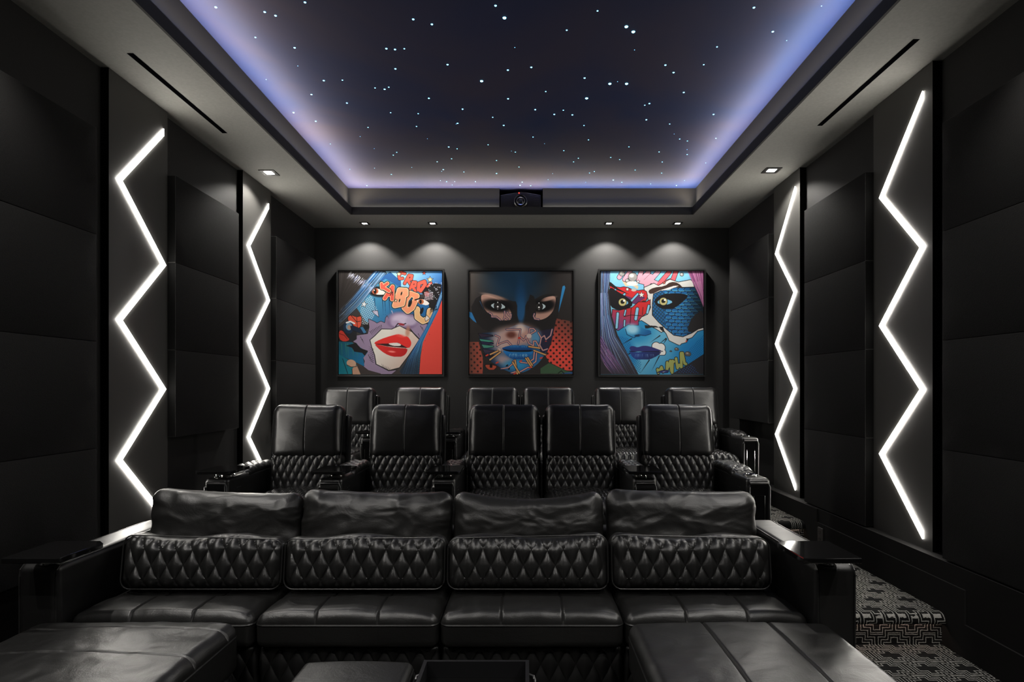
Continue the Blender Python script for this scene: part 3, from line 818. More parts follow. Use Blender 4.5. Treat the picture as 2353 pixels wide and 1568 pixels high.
# ------------------------------------------------------------------ pictures: a small painter on a fine coloured grid
NA = 330            # cells per side of a canvas
SSF = 2             # oversampling
class Paint:
    def __init__(s, x0, y0, x1, y1, bg):
        s.b = (x0, y0, x1, y1); s.n = NA*SSF
        s.im = np.zeros((s.n, s.n, 3)); s.im[:] = bg
        g = (np.arange(s.n)+.5)/s.n
        s.X, s.Y = np.meshgrid(x0+g*(x1-x0), y0+g*(y1-y0))
        s.px = (x1-x0)/s.n
    def win(s, xa, ya, xb, yb):
        x0, y0, x1, y1 = s.b
        i0 = max(0, int((xa-x0)/s.px)-1); i1 = min(s.n, int((xb-x0)/s.px)+2)
        j0 = max(0, int((ya-y0)/s.px)-1); j1 = min(s.n, int((yb-y0)/s.px)+2)
        return slice(j0, max(j0, j1)), slice(i0, max(i0, i1))
    def mix(s, w, a, col):
        s.im[w] = s.im[w]*(1-a[..., None])+np.asarray(col, float)*a[..., None]
    def inside(s, w, pts):
        X, Y = s.X[w], s.Y[w]; c = np.zeros(X.shape, bool); n = len(pts)
        for i in range(n):
            (xa, ya), (xb, yb) = pts[i], pts[(i+1) % n]
            if ya == yb: continue
            m = ((ya > Y) != (yb > Y)) & (X < (xb-xa)*(Y-ya)/(yb-ya)+xa)
            c ^= m
        return c
    def poly(s, pts, col, line=0, lc=(14, 12, 14), smooth=0, grad=None):
        for _ in range(smooth):
            q = []
            for i in range(len(pts)):
                a, b = pts[i], pts[(i+1) % len(pts)]
                q += [(a[0]*.75+b[0]*.25, a[1]*.75+b[1]*.25), (a[0]*.25+b[0]*.75, a[1]*.25+b[1]*.75)]
            pts = q
        xs = [p[0] for p in pts]; ys = [p[1] for p in pts]
        w = s.win(min(xs), min(ys), max(xs), max(ys)); m = s.inside(w, pts).astype(float)
        if grad:
            (xa, ya), (xb, yb), c2 = grad
            t = np.clip(((s.X[w]-xa)*(xb-xa)+(s.Y[w]-ya)*(yb-ya))/((xb-xa)**2+(yb-ya)**2), 0, 1)[..., None]
            s.mix(w, m, np.asarray(col, float)*(1-t)+np.asarray(c2, float)*t)
        else: s.mix(w, m, col)
        if line: s.line(list(pts)+[pts[0]], line, lc)
        return pts
    def line(s, pts, wd, col, taper=False, alpha=1.0):
        xs = [p[0] for p in pts]; ys = [p[1] for p in pts]
        w = s.win(min(xs)-wd, min(ys)-wd, max(xs)+wd, max(ys)+wd)
        X, Y = s.X[w], s.Y[w]
        if X.size == 0: return
        best = np.full(X.shape, 1e9); n = len(pts)-1
        for i in range(n):
            (xa, ya), (xb, yb) = pts[i], pts[i+1]; dx, dy = xb-xa, yb-ya; L = dx*dx+dy*dy+1e-9
            t = np.clip(((X-xa)*dx+(Y-ya)*dy)/L, 0, 1)
            d = np.hypot(X-xa-t*dx, Y-ya-t*dy)
            if taper: d = d/np.maximum(.08, 1-((i+t)/n))
            best = np.minimum(best, d)
        s.mix(w, np.clip((wd/2-best)/s.px+.5, 0, 1)*alpha, col)
    def ell(s, cx, cy, rx, ry, col, ang=0, soft=0, alpha=1.0):
        R = max(rx, ry)*(1+soft); w = s.win(cx-R, cy-R, cx+R, cy+R)
        X, Y = s.X[w]-cx, s.Y[w]-cy; c, sn = math.cos(ang), math.sin(ang)
        d = np.hypot((X*c+Y*sn)/rx, (-X*sn+Y*c)/ry)
        a = np.clip((1+soft-d)/(soft*2), 0, 1) if soft else np.clip((1-d)*min(rx, ry)/s.px+.5, 0, 1)
        a = a*a*(3-2*a) if soft else a
        s.mix(w, a*alpha, col)
    def letters(s, strokes, wd, col, out=9, oc=(14, 12, 14), mid=None, mw=0):
        for st in strokes: s.line(st, wd+2*out+2*mw, oc)
        if mid is not None:
            for st in strokes: s.line(st, wd+2*mw, mid)
        for st in strokes: s.line(st, wd, col)
    def hair(s, a, b, n, cols, wd=(3, 9), jit=14, alpha=.85):
        """strands flowing between two guide curves a and b (same point count)"""
        for k in range(n):
            t = rng.random(); lo = rng.random()*.5; pts = []
            i0 = int(lo*(len(a)-1)); i1 = min(len(a), i0+2+rng.randrange(1, len(a)))
            off = rng.uniform(-jit, jit)
            for i in range(i0, i1):
                pts.append((a[i][0]*(1-t)+b[i][0]*t+off+rng.uniform(-3, 3), a[i][1]*(1-t)+b[i][1]*t+off*.3))
            if len(pts) > 1: s.line(pts, rng.uniform(*wd), rng.choice(cols), True, alpha*rng.uniform(.5, 1))
    def dots(s, pts, step, r, col, ang=.5, alpha=1.0):
        xs = [p[0] for p in pts]; ys = [p[1] for p in pts]
        w = s.win(min(xs), min(ys), max(xs), max(ys)); m = s.inside(w, pts)
        c, sn = math.cos(ang), math.sin(ang); X, Y = s.X[w], s.Y[w]
        u = (X*c+Y*sn)/step; v = (-X*sn+Y*c)/step
        d = np.hypot(u-np.round(u), v-np.round(v))*step
        s.mix(w, np.clip((r-d)/s.px+.5, 0, 1)*m*alpha, col)
    def star(s, cx, cy, r, col, ang=0, line=4):
        p = [(cx+(r if k % 2 == 0 else r*.42)*math.sin(ang+k*math.pi/5), cy-(r if k % 2 == 0 else r*.42)*math.cos(ang+k*math.pi/5)) for k in range(10)]
        s.poly(p, col, line)
    def cells(s):
        a = s.im.reshape(NA, SSF, NA, SSF, 3).mean((1, 3))/255.0
        return np.where(a <= .04045, a/12.92, ((a+.055)/1.055)**2.4)

K = (16, 14, 16)
def picture_red_lips():
    p = Paint(100, 133, 1425, 1450, (62, 57, 55))
    p.poly([(700, 133), (1425, 133), (1425, 420), (1150, 430), (900, 340), (760, 230)], (150, 205, 235), grad=((1000, 150), (1420, 330), (40, 95, 160)))
    p.poly([(620, 230), (760, 140), (900, 260), (900, 330), (700, 330)], (38, 92, 150))
    # face: blue upper cheeks, lavender middle
    p.poly([(420, 420), (560, 330), (700, 230), (1000, 400), (1300, 560), (1290, 760), (1050, 760), (600, 820), (450, 780), (330, 600)], (74, 152, 190), grad=((480, 500), (900, 760), (30, 100, 155)))
    p.dots([(380, 520), (520, 440), (600, 640), (470, 820), (380, 800)], 22, 7, (200, 225, 235))
    for x in (560, 660, 745, 690): p.line([(x, 480), (x+12, 700)], 9, (16, 40, 70), True)
    lav = (150, 130, 158)
    p.poly([(480, 740), (560, 775), (590, 795), (640, 770), (690, 790), (700, 730), (720, 700), (745, 745), (790, 700), (830, 690), (880, 740), (930, 735), (970, 690), (1050, 680), (1080, 745), (1180, 790), (1245, 810),
            (1210, 910), (1140, 1000), (1060, 920), (1020, 870), (880, 830), (780, 870), (650, 875), (560, 960), (505, 1010), (520, 1100), (555, 1190), (575, 1320), (740, 1405), (850, 1392), (780, 1450), (640, 1450), (480, 1400), (415, 1350),
            (430, 1280), (410, 1235), (470, 1160), (380, 1115), (315, 1050), (240, 1010), (205, 970), (330, 950), (470, 930), (490, 850)], lav, 6)
    p.ell(905, 765, 185, 110, (95, 70, 110), .1, .25); p.ell(905, 755, 150, 85, (200, 185, 208), .1, .5)
    p.ell(1030, 770, 70, 55, (180, 165, 190), 0, .4); p.ell(830, 800, 60, 40, (175, 155, 185), 0, .5)
    p.line([(830, 840), (860, 800), (920, 815), (960, 800)], 12, (30, 18, 28)); p.ell(905, 812, 40, 14, (150, 40, 50), .2, .3)
    p.line([(780, 640), (800, 690)], 12, (200, 185, 205), True)
    # chin and cheek of the lower face
    chin = [(880, 828), (960, 870), (1040, 905), (1090, 960), (1135, 1005), (1080, 1090), (990, 1220), (880, 1365), (745, 1400), (580, 1320), (560, 1200), (525, 1110), (500, 1010), (560, 960), (650, 870), (780, 872)]
    p.poly(chin, (226, 220, 210), 9, grad=((700, 1000), (1100, 1250), (205, 175, 160)))
    p.ell(985, 905, 28, 70, (190, 130, 105), .1, .6, .8)
    p.poly([(542, 1050), (640, 1000), (760, 960), (860, 936), (905, 950), (930, 970), (985, 963), (1030, 1030), (1030, 1075), (1000, 1118), (900, 1100), (740, 1070), (600, 1075)], (222, 42, 36), smooth=1)
    p.poly([(560, 1060), (730, 1056), (860, 1045), (960, 1100), (990, 1115), (900, 1108), (720, 1092)], (50, 14, 14))
    p.poly([(730, 1056), (800, 1046), (870, 1048), (910, 1078), (850, 1094), (770, 1078)], (228, 222, 215), smooth=1)
    p.poly([(548, 1058), (640, 1078), (740, 1100), (880, 1114), (985, 1118), (975, 1170), (930, 1218), (850, 1232), (740, 1210), (640, 1150)], (212, 36, 32), smooth=1, grad=((640, 1080), (940, 1220), (180, 22, 22)))
    p.ell(780, 1160, 45, 12, (245, 130, 120), .1, .6); p.ell(900, 960, 60, 18, (240, 90, 80), .2, .7, .7)
    # hatching on the lavender
    for k in range(9): p.line([(540+k*14, 960-k*10), (500+k*18, 900-k*10)][::-1], 6, K, True)
    for k in range(8): p.line([(545, 1130+k*24), (480, 1090+k*24)], 6, K, True)
    for k in range(6): p.line([(660+k*18, 1350+k*9), (650+k*22, 1310+k*10)], 6, K, True)
    for x, y in ((380, 970), (400, 1000), (480, 1200), (500, 1230), (1150, 830), (1170, 850), (1120, 930)): p.line([(x, y), (x+30, y+70)], 6, K, True)
    # eyes
    p.ell(600, 395, 130, 66, (20, 16, 18), .15, .25)
    p.poly([(515, 375), (570, 350), (640, 365), (735, 425), (610, 438), (545, 415)], (236, 228, 222), smooth=1)
    p.ell(566, 388, 42, 38, (190, 95, 60)); p.ell(566, 388, 18, 34, (15, 10, 10)); p.ell(556, 376, 8, 8, (255, 240, 230))
    p.poly([(1130, 330), (1420, 270), (1420, 400), (1330, 640), (1250, 600), (1270, 480), (1160, 420)], (24, 20, 22), smooth=1)
    # lettering
    red = (228, 92, 74)
    p.letters([[(950, 165), (900, 150), (870, 190), (880, 230), (920, 225)]], 34, red, 6)
    p.letters([[(945, 290), (1000, 185), (1040, 190), (1030, 235), (985, 245), (1020, 300)]], 34, red, 6)
    p.letters([[(1010, 370), (1055, 270), (1090, 275), (1085, 320), (1045, 330), (1085, 385)]], 34, red, 6)
    p.letters([[(1120, 370), (1130, 290), (1200, 265), (1210, 300), (1150, 385)]], 44, red, 6)
    p.letters([[(1285, 285), (1260, 300)], [(1250, 320), (1238, 328)]], 26, red, 6)
    cr = (245, 222, 178); og = (236, 122, 92)
    O2 = [[(1105, 620), (1110, 720), (1180, 770), (1255, 740), (1270, 640)]]
    p.letters(O2, 62, (230, 182, 128), 9, K, cr, 7)
    p.letters([[(1100, 450), (1020, 420), (960, 500), (945, 600), (985, 640), (1040, 600), (1090, 490)]], 62, (238, 150, 110), 9, K, cr, 7)
    p.letters([[(880, 375), (820, 570)], [(880, 375), (960, 380), (960, 430), (870, 460)], [(870, 460), (930, 480), (915, 550), (820, 570)]], 58, (238, 160, 120), 9, K, cr, 7)
    p.letters([[(690, 480), (790, 330), (785, 490)], [(735, 430), (790, 435)]], 44, red, 9, K, cr, 6)
    p.letters([[(650, 295), (655, 345)], [(725, 290), (660, 335), (745, 385)]], 38, red, 9, K, cr, 6)
    p.ell(905, 418, 9, 24, K, .3); p.ell(880, 508, 9, 22, K, .3); p.ell(1018, 545, 17, 48, K, .35); p.ell(1165, 640, 20, 46, K, .35); p.line([(760, 440), (790, 395), (790, 440)], 8, K)
    p.star(832, 508, 24, (245, 225, 185)); p.star(1195, 155, 30, red); p.star(1272, 240, 44, (232, 200, 150)); p.star(872, 168, 36, (235, 215, 170)); p.star(425, 555, 46, (235, 240, 240), .2); p.poly([(1205, 740), (1225, 690), (1270, 735), (1215, 775)], (225, 215, 205), 5); p.poly([(525, 640), (600, 635), (615, 720), (560, 680)], (200, 195, 215), 5)
    p.poly([(1090, 505), (1140, 492), (1190, 490), (1270, 540), (1235, 572), (1160, 555)], (240, 232, 226), smooth=1)
    p.ell(1155, 522, 36, 34, (185, 105, 65)); p.ell(1150, 522, 15, 26, (15, 10, 10))
    p.line([(1080, 500), (1150, 478), (1215, 488), (1275, 540)], 16, (20, 16, 16))
    p.ell(1230, 425, 34, 36, (140, 60, 50)); p.dots([(1200, 400), (1310, 400), (1310, 500), (1200, 500)], 20, 7, (225, 205, 215), .2)
    for k in range(34): p.ell(rng.uniform(1250, 1420), rng.uniform(270, 500), 5, 5, (215, 220, 230))
    # dark hood of hair at the upper left with bright strands
    hd = [(100, 133), (690, 133), (560, 310), (430, 470), (300, 640), (100, 830)]
    p.poly(hd, (52, 47, 45))
    p.hair([(560, 133), (420, 290), (260, 480), (100, 640)], [(700, 150), (560, 330), (370, 560), (100, 830)], 150, [(30, 70, 130), (60, 130, 190), (120, 180, 225), (20, 30, 50), (190, 215, 235)], (3, 9), 12)
    p.hair([(100, 133), (100, 300), (100, 480)], [(560, 133), (400, 280), (200, 470)], 60, [(66, 60, 58), (42, 38, 36), (80, 74, 74)], (2, 6), 10)
    for k in range(90):
        t = rng.random(); x, y = 250+t*270+rng.uniform(-25, 25), 150+t*190+rng.uniform(-40, 40)*(.4+t)
        p.line([(x, y), (x-45, y+52)], rng.uniform(2, 7), rng.choice([(225, 230, 245), (150, 165, 215), (240, 242, 250)]), True, .9)
    # lower left figure work: orange hand, dark device, rose, cape
    p.poly([(100, 850), (200, 780), (330, 900), (330, 1000), (240, 1060), (130, 1200), (100, 1200)], (30, 30, 34))
    p.poly([(210, 715), (260, 690), (330, 720), (390, 700), (395, 770), (385, 840), (340, 870), (270, 820), (225, 780)], (220, 84, 58), 6, smooth=1)
    p.line([(260, 700), (330, 780), (380, 770)], 7, K); p.line([(330, 720), (340, 850)], 6, K)
    p.ell(225, 850, 66, 82, (22, 44, 70)); p.ell(232, 840, 40, 48, (110, 150, 180)); p.ell(236, 850, 26, 28, (180, 140, 120)); p.line([(200, 790), (250, 775), (300, 800)], 20, (235, 235, 235))
    p.poly([(250, 835), (290, 830), (455, 900), (450, 930), (400, 935), (260, 880)], (16, 32, 56), 5); p.poly([(370, 850), (410, 840), (460, 915), (420, 930)], (60, 120, 165), 5)
    p.poly([(410, 820), (490, 810), (490, 860), (440, 890)], (18, 18, 20))
    p.poly([(100, 890), (150, 885), (200, 960), (250, 1010), (170, 1040), (100, 1000)], (200, 58, 46), 5, smooth=1); p.line([(110, 930), (170, 950), (210, 1000)], 7, (90, 18, 16))
    p.poly([(100, 1030), (270, 1040), (430, 1140), (470, 1170), (415, 1240), (430, 1350), (330, 1300), (100, 1200)], (18, 88, 108), grad=((150, 1050), (420, 1330), (14, 110, 160)))
    for x in (135, 190, 215, 280, 330): p.line([(x, 1060), (x+10, 1260)], 12, (50, 130, 110), True, .8)
    p.poly([(190, 1085), (280, 1060), (320, 1045), (380, 1115), (475, 1150), (435, 1215), (400, 1175), (300, 1160), (270, 1110)], (16, 15, 18))
    p.poly([(100, 1190), (200, 1250), (330, 1330), (300, 1450), (100, 1450)], (14, 110, 130), grad=((100, 1200), (250, 1450), (20, 130, 145))); p.line([(150, 1250), (215, 1440)], 8, (10, 40, 50))
    p.ell(262, 1310, 62, 48, (205, 165, 138), .3); p.ell(330, 1410, 60, 70, (196, 152, 126)); p.line([(205, 1330), (260, 1355), (330, 1350)], 7, K); p.line([(270, 1380), (275, 1450)], 7, K)
    p.poly([(330, 1330), (480, 1395), (640, 1440), (640, 1450), (380, 1450)], (58, 50, 48))
    # right side: blue hair and red field
    p.poly([(1425, 490), (1425, 1450), (1135, 1450), (1150, 1230), (1180, 1040), (1260, 860), (1380, 590)], (228, 74, 62))
    for x, y in ((1265, 940), (1210, 1020), (1180, 1140), (1300, 800)): p.ell(x, y, 5, 5, (170, 40, 36))
    p.poly([(1420, 380), (1420, 500), (1280, 820), (1170, 1050), (1145, 1230), (1130, 1450), (860, 1450), (900, 1380), (1040, 1180), (1150, 990), (1250, 850), (1330, 640)], (30, 46, 62))
    p.hair([(1420, 390), (1330, 620), (1220, 860), (1100, 1060), (980, 1250), (900, 1450)], [(1422, 490), (1370, 640), (1270, 840), (1175, 1040), (1140, 1240), (1125, 1450)], 120, [(30, 90, 160), (70, 140, 200), (20, 40, 70), (130, 180, 220), (20, 120, 150)], (3, 9), 6)
    p.poly([(780, 1450), (860, 1385), (905, 1450)], (60, 52, 50))
    for k in range(14): p.line([(1330+rng.uniform(-50, 40), 560+rng.uniform(-30, 80)), (1290+rng.uniform(-30, 50), 690+rng.uniform(-60, 20))], 7, K, True)
    return p.cells()

def picture_dark_mask():
    p = Paint(98, 140, 1435, 1460, (50, 46, 45))
    p.poly([(98, 140), (1435, 140), (1435, 1460), (98, 1460)], (84, 78, 74), grad=((98, 200), (460, 420), (46, 42, 41)))
    p.ell(690, 240, 330, 330, (34, 68, 96), 0, .75); p.ell(765, 600, 70, 330, (36, 82, 124), 0, .55)
    mask = (38, 35, 35)
    p.poly([(98, 640), (210, 430), (470, 440), (640, 520), (720, 520), (720, 760), (800, 760), (830, 520), (900, 520), (1060, 430), (1240, 420), (1260, 640), (1210, 860), (1000, 930), (880, 830), (740, 810), (600, 860), (530, 918), (400, 915), (240, 870)], mask, smooth=1)
    p.ell(770, 640, 46, 150, (38, 88, 132), 0, .4)
    skin = (196, 152, 136)
    # polka fields
    p.poly([(98, 1040), (220, 1040), (275, 1250), (270, 1460), (98, 1460)], (116, 66, 54), grad=((110, 1200), (260, 1200), (170, 78, 62))); p.dots([(98, 1040), (220, 1040), (275, 1250), (270, 1460), (98, 1460)], 56, 13, (46, 34, 32), .75)
    f = [(1225, 740), (1435, 780), (1435, 1420), (1340, 1400), (1130, 1300), (1085, 1215), (1160, 1060)]
    p.poly(f, (228, 78, 64), grad=((1200, 1120), (1420, 800), (110, 66, 56))); p.dots(f, 56, 14, (50, 32, 30), .75)
    p.poly([(1020, 1380), (1130, 1310), (1350, 1410), (1435, 1430), (1435, 1460), (1020, 1460)], (64, 92, 66)); p.poly([(1300, 1440), (1435, 1425), (1435, 1460), (1300, 1460)], (40, 90, 150)); p.line([(1250, 1440), (1290, 1410), (1330, 1450)], 9, K)
    # lower face
    face = [(395, 915), (540, 915), (600, 862), (740, 812), (880, 840), (1000, 930), (1190, 870), (1165, 1010), (1110, 1140), (1020, 1290), (900, 1390), (730, 1456), (570, 1410), (470, 1350), (360, 1280), (250, 1100), (210, 930)]
    p.poly(face, (46, 104, 150), grad=((650, 1000), (250, 1050), (34, 40, 58)), smooth=1)
    p.poly([(1000, 900), (1190, 870), (1165, 1010), (1110, 1140), (1050, 1220), (960, 1050)], (44, 40, 62))
    p.ell(560, 1020, 170, 150, (196, 168, 162), 0, .5); p.ell(760, 960, 210, 130, (196, 150, 138), 0, .55); p.ell(640, 950, 60, 40, (110, 62, 52), 0, .6); p.ell(760, 870, 60, 60, (224, 200, 190), 0, .6)
    p.ell(560, 1280, 120, 60, (170, 150, 152), .4, .7); p.ell(700, 1330, 150, 60, (50, 140, 190), 0, .6); p.ell(960, 980, 60, 90, (90, 150, 190), 0, .6)
    for k, (y, c) in enumerate(((960, (52, 42, 60)), (1030, (70, 150, 130)), (1060, (42, 40, 70)), (1100, (70, 140, 120)), (1160, (60, 50, 70)), (1220, (34, 30, 40)))):
        p.poly([(210+k*14, y-30), (400+k*6, y-8), (410, y+8), (250+k*12, y+26)], c, 5)
    p.poly([(290, 1330), (380, 1330), (470, 1350), (400, 1415), (330, 1390)], (176, 78, 56), 6, smooth=1); p.ell(380, 1350, 18, 34, K)
    # eyes
    def eye(hole, smoke, white, ix, iy):
        p.poly(hole, skin, smooth=2); 
        w = hole; p.ell(*smoke)
        p.poly(white, (205, 222, 228), smooth=1)
        p.ell(ix, iy, 52, 54, (16, 15, 18)); p.ell(ix, iy, 42, 42, (58, 54, 52), 0, .3, .8); p.ell(ix, iy+4, 20, 22, (8, 8, 8)); p.ell(ix, iy+10, 12, 12, (250, 250, 250)); p.ell(ix, iy-44, 8, 8, (235, 235, 235)); p.ell(ix, iy+40, 6, 5, (220, 220, 220))
    eye([(240, 450), (290, 430), (420, 460), (540, 530), (640, 640), (655, 760), (520, 775), (400, 715), (280, 620)], (450, 578, 195, 82, (14, 13, 14), .12, .35), [(368, 570), (430, 540), (500, 540), (580, 600), (500, 622), (420, 615)], 466, 580)
    eye([(985, 560), (1040, 490), (1120, 460), (1215, 450), (1218, 540), (1180, 660), (1080, 750), (930, 770), (912, 690), (940, 640)], (1050, 580, 170, 84, (14, 13, 14), -.15, .35), [(935, 600), (1000, 545), (1060, 555), (1095, 590), (1040, 630), (975, 625)], 1000, 588)
    p.poly([(860, 420), (960, 470), (960, 760), (870, 800)], mask, smooth=1)
    p.ell(420, 460, 150, 24, (214, 170, 152), .25, .5, .8); p.ell(1130, 490, 90, 20, (214, 170, 152), -.3, .5, .8)
    # raised coloured lines, sticks and lips
    pk, nv = (214, 156, 140), (34, 52, 96)
    sq = [[(360, 670), (390, 690), (390, 720), (450, 720), (500, 760)], [(555, 650), (560, 700), (545, 750)], [(590, 660), (610, 700), (640, 690), (635, 730)], [(560, 720), (600, 750)], [(940, 680), (930, 710), (945, 745), (1000, 755)],
          [(580, 880), (680, 880), (760, 880), (750, 960), (740, 1020), (730, 1070)], [(430, 955), (490, 980), (470, 1040), (455, 1090), (500, 1060), (590, 1030), (640, 1080)], [(830, 970), (870, 1060), (930, 1090), (930, 1030), (960, 1030), (1000, 1100)],
          [(870, 940), (880, 870), (930, 870), (960, 900), (890, 940)], [(990, 920), (1030, 990), (1010, 1080), (1050, 1150), (1110, 1130)], [(1040, 980), (1070, 960), (1090, 1010), (1150, 960), (1170, 880)], [(940, 1170), (930, 1260), (880, 1290)], [(970, 1170), (960, 1290), (920, 1320), (760, 1300)],
          [(510, 1385), (600, 1370), (660, 1320), (670, 1280)], [(640, 1440), (700, 1420), (760, 1420), (860, 1365), (890, 1370)], [(760, 980), (800, 1020), (830, 985)]]
    for q in sq: p.line(q, 26, nv); 
    for q in sq: p.line(q, 13, pk)
    p.ell(872, 965, 32, 30, (220, 196, 186)); p.ell(482, 1150, 24, 28, (205, 175, 165)); p.ell(745, 992, 18, 16, (206, 60, 46)); p.ell(1090, 1035, 12, 12, (170, 60, 50))
    p.poly([(500, 1125), (600, 1090), (690, 1078), (740, 1090), (800, 1078), (880, 1105), (940, 1145), (760, 1165), (600, 1150)], (36, 110, 176), smooth=1, grad=((700, 1080), (700, 1160), (18, 50, 100)))
    p.poly([(505, 1128), (640, 1148), (780, 1150), (935, 1145), (900, 1165), (740, 1180), (600, 1165)], (8, 12, 24), smooth=1)
    p.poly([(515, 1140), (620, 1168), (740, 1182), (900, 1165), (930, 1150), (890, 1230), (800, 1270), (700, 1272), (600, 1235)], (34, 120, 190), smooth=1, grad=((720, 1180), (720, 1275), (16, 60, 120)))
    for k in range(30):
        x = rng.uniform(610, 850); p.line([(x, 1190+rng.uniform(0, 20)), (x+(x-720)*.08, 1235+rng.uniform(0, 15))], 5, (170, 220, 240), True, .7)
    for k in range(20): x = rng.uniform(620, 850); p.line([(x, 1095), (x, 1120)], 4, (110, 180, 225), True, .6)
    wd = (212, 160, 104)
    for a in ([(365, 1270), (500, 1170)], [(370, 1200), (470, 1155)], [(870, 1100), (1010, 1120)], [(935, 1150), (1085, 1205)], [(690, 1275), (720, 1450)], [(660, 1300), (745, 1440)], [(830, 1250), (905, 1365)], [(855, 1245), (915, 1340)]):
        p.line(a, 30, K); p.line(a, 19, wd)
    for a in ((340, 1205), (1040, 1240), (775, 1280), (900, 1360), (470, 1300), (700, 1440)): p.line([a, (a[0]-24, a[1]+12)], 18, (206, 66, 48))
    # bright slashes of blue at the hood's edges
    p.poly([(1305, 330), (1330, 318), (1342, 345), (1300, 500), (1252, 670), (1275, 500)], (52, 138, 196)); p.poly([(98, 655), (130, 665), (195, 800), (150, 770), (98, 720)], (52, 128, 190)); p.line([(235, 520), (300, 660)], 7, (60, 100, 140), True)
    p.ell(585, 1345, 10, 22, K, .9); p.ell(610, 1390, 10, 20, K, .6)
    return p.cells()

def picture_blue_face():
    p = Paint(103, 138, 1450, 1465, (104, 176, 208))
    p.poly([(103, 138), (1460, 130), (1460, 1480), (100, 1480)], (120, 190, 218), grad=((750, 900), (1350, 1350), (20, 120, 178)))
    p.ell(560, 880, 260, 200, (40, 140, 190), 0, .5); p.ell(420, 1150, 130, 250, (30, 128, 186), -.5, .4); p.ell(1300, 1150, 220, 150, (22, 124, 186), -.5, .5)
    for q in ([(300, 960), (480, 1000), (520, 1150), (640, 1300), (620, 1460), (560, 1400), (380, 1100)], [(1100, 1300), (1450, 950), (1450, 1200), (1250, 1330)]): p.dots(q, 22, 7, (10, 84, 140), .6, .7)
    # sky letters along the top
    p.poly([(330, 138), (1260, 138), (1250, 330), (900, 330), (420, 400), (230, 320)], (128, 196, 230)); p.poly([(380, 250), (440, 230), (600, 330), (590, 370), (520, 320), (430, 330)], (216, 196, 160))
    pink = (228, 120, 132)
    for q in ([(350, 215), (400, 140)], [(420, 240), (490, 140)], [(600, 240), (640, 140)], [(640, 240), (730, 150)], [(600, 260), (680, 280), (760, 200)], [(700, 320), (860, 140)], [(740, 250), (880, 310)], [(870, 300), (1000, 150)], [(920, 300), (1050, 250), (1090, 140)]):
        p.line(q, 66, K)
    for q in ([(350, 215), (400, 140)], [(420, 240), (490, 140)], [(600, 240), (640, 140)], [(640, 240), (730, 150)], [(600, 260), (680, 280), (760, 200)], [(700, 320), (860, 140)], [(740, 250), (880, 310)]):
        p.line(q, 54, (222, 160, 178))
    for q in ([(870, 300), (1000, 150)], [(920, 300), (1050, 250), (1090, 140)]): p.line(q, 54, (224, 96, 106))
    for x, y, r in ((525, 210, 56), (385, 165, 34), (455, 260, 24), (1165, 178, 22)): p.ell(x, y, r+5, r+4, K); p.ell(x, y, r, r-1, (150, 148, 146)); p.ell(x-r*.25, y-r*.3, r*.5, r*.4, (225, 222, 215), 0, .5)
    p.ell(520, 295, 76, 30, (226, 224, 220)); p.star(595, 270, 26, (230, 230, 226))
    # torn white paper over the brow and cheek
    wh = (216, 214, 210)
    p.poly([(670, 345), (800, 290), (860, 320), (960, 265), (1010, 240), (1120, 275), (1280, 245), (1310, 270), (1330, 340), (1120, 345), (900, 385), (820, 420), (795, 430), (780, 560), (780, 700), (860, 790), (960, 880), (1060, 960), (1180, 980), (1300, 930), (1380, 880), (1450, 862), (1450, 890),
            (1370, 910), (1300, 990), (1240, 1010), (1230, 1050), (1160, 1070), (1140, 1095), (1000, 1030), (960, 940), (930, 900), (900, 925), (830, 880), (750, 840), (690, 800), (640, 770), (600, 780), (640, 725), (720, 690), (760, 600), (720, 480), (680, 400)], wh, 8)
    # scales of the dark eye patch
    sc_ = [(795, 430), (900, 385), (1100, 345), (1330, 342), (1390, 450), (1450, 610), (1450, 862), (1380, 880), (1290, 935), (1180, 978), (1060, 958), (960, 880), (860, 790), (785, 700), (780, 560)]
    p.poly(sc_, (28, 96, 158), 7, grad=((1100, 620), (1450, 820), (30, 30, 36)))
    w = (slice(None), slice(None)); m = p.inside(w, sc_)
    big = np.clip((p.X-850)/260, 0, 1); X, Y = p.X-1140, p.Y-650
    a = X*.97-Y*.10; b_ = Y*.97+X*.06
    s_ = a/44+b_/46; t_ = a/44-b_/46
    dd = np.minimum(np.abs(s_-np.round(s_)), np.abs(t_-np.round(t_)))
    p.mix(w, (dd < .10)*m*(big < .35)*1.0, (12, 18, 26)); d2 = np.minimum(np.abs(s_-.15-np.round(s_-.15)), np.abs(t_-.15-np.round(t_-.15)))
    p.mix(w, (d2 < .06)*m*(big < .35)*.6, (70, 150, 170))
    # broad overlapping plates on the right part, painted bottom row first
    im0 = p.im.copy()
    for r_ in range(14, -1, -1):
        for q_ in range(8):
            sw = 60+9*q_; cx = 905+q_*86+(43 if r_ % 2 else 0); cy = 372+r_*45-(q_-3)**2*2.0
            hx = [(cx-sw*.62, cy), (cx-sw*.38, cy-24), (cx+sw*.38, cy-24), (cx+sw*.62, cy), (cx+sw*.36, cy+27), (cx-sw*.36, cy+27)]
            f_ = max(.25, 1-max(0, cx-1180)/330.0)
            p.poly(hx, tuple(v*f_ for v in (26, 96, 160)), 6, (10, 16, 22), grad=((cx, cy-24), (cx, cy+27), tuple(v*f_ for v in (40, 124, 184))))
            p.line([(cx-sw*.5, cy+8), (cx-sw*.32, cy+20), (cx+sw*.32, cy+20), (cx+sw*.5, cy+8)], 5, tuple(v*f_ for v in (120, 205, 222)))
    keep = (m & (big >= .35))[..., None]
    p.im = np.where(keep, p.im, im0)
    p.line(sc_+[sc_[0]], 7, (14, 12, 14))
    p.poly([(1230, 900), (1300, 720), (1450, 620), (1450, 862), (1380, 880), (1290, 935)], (34, 32, 34), smooth=1)
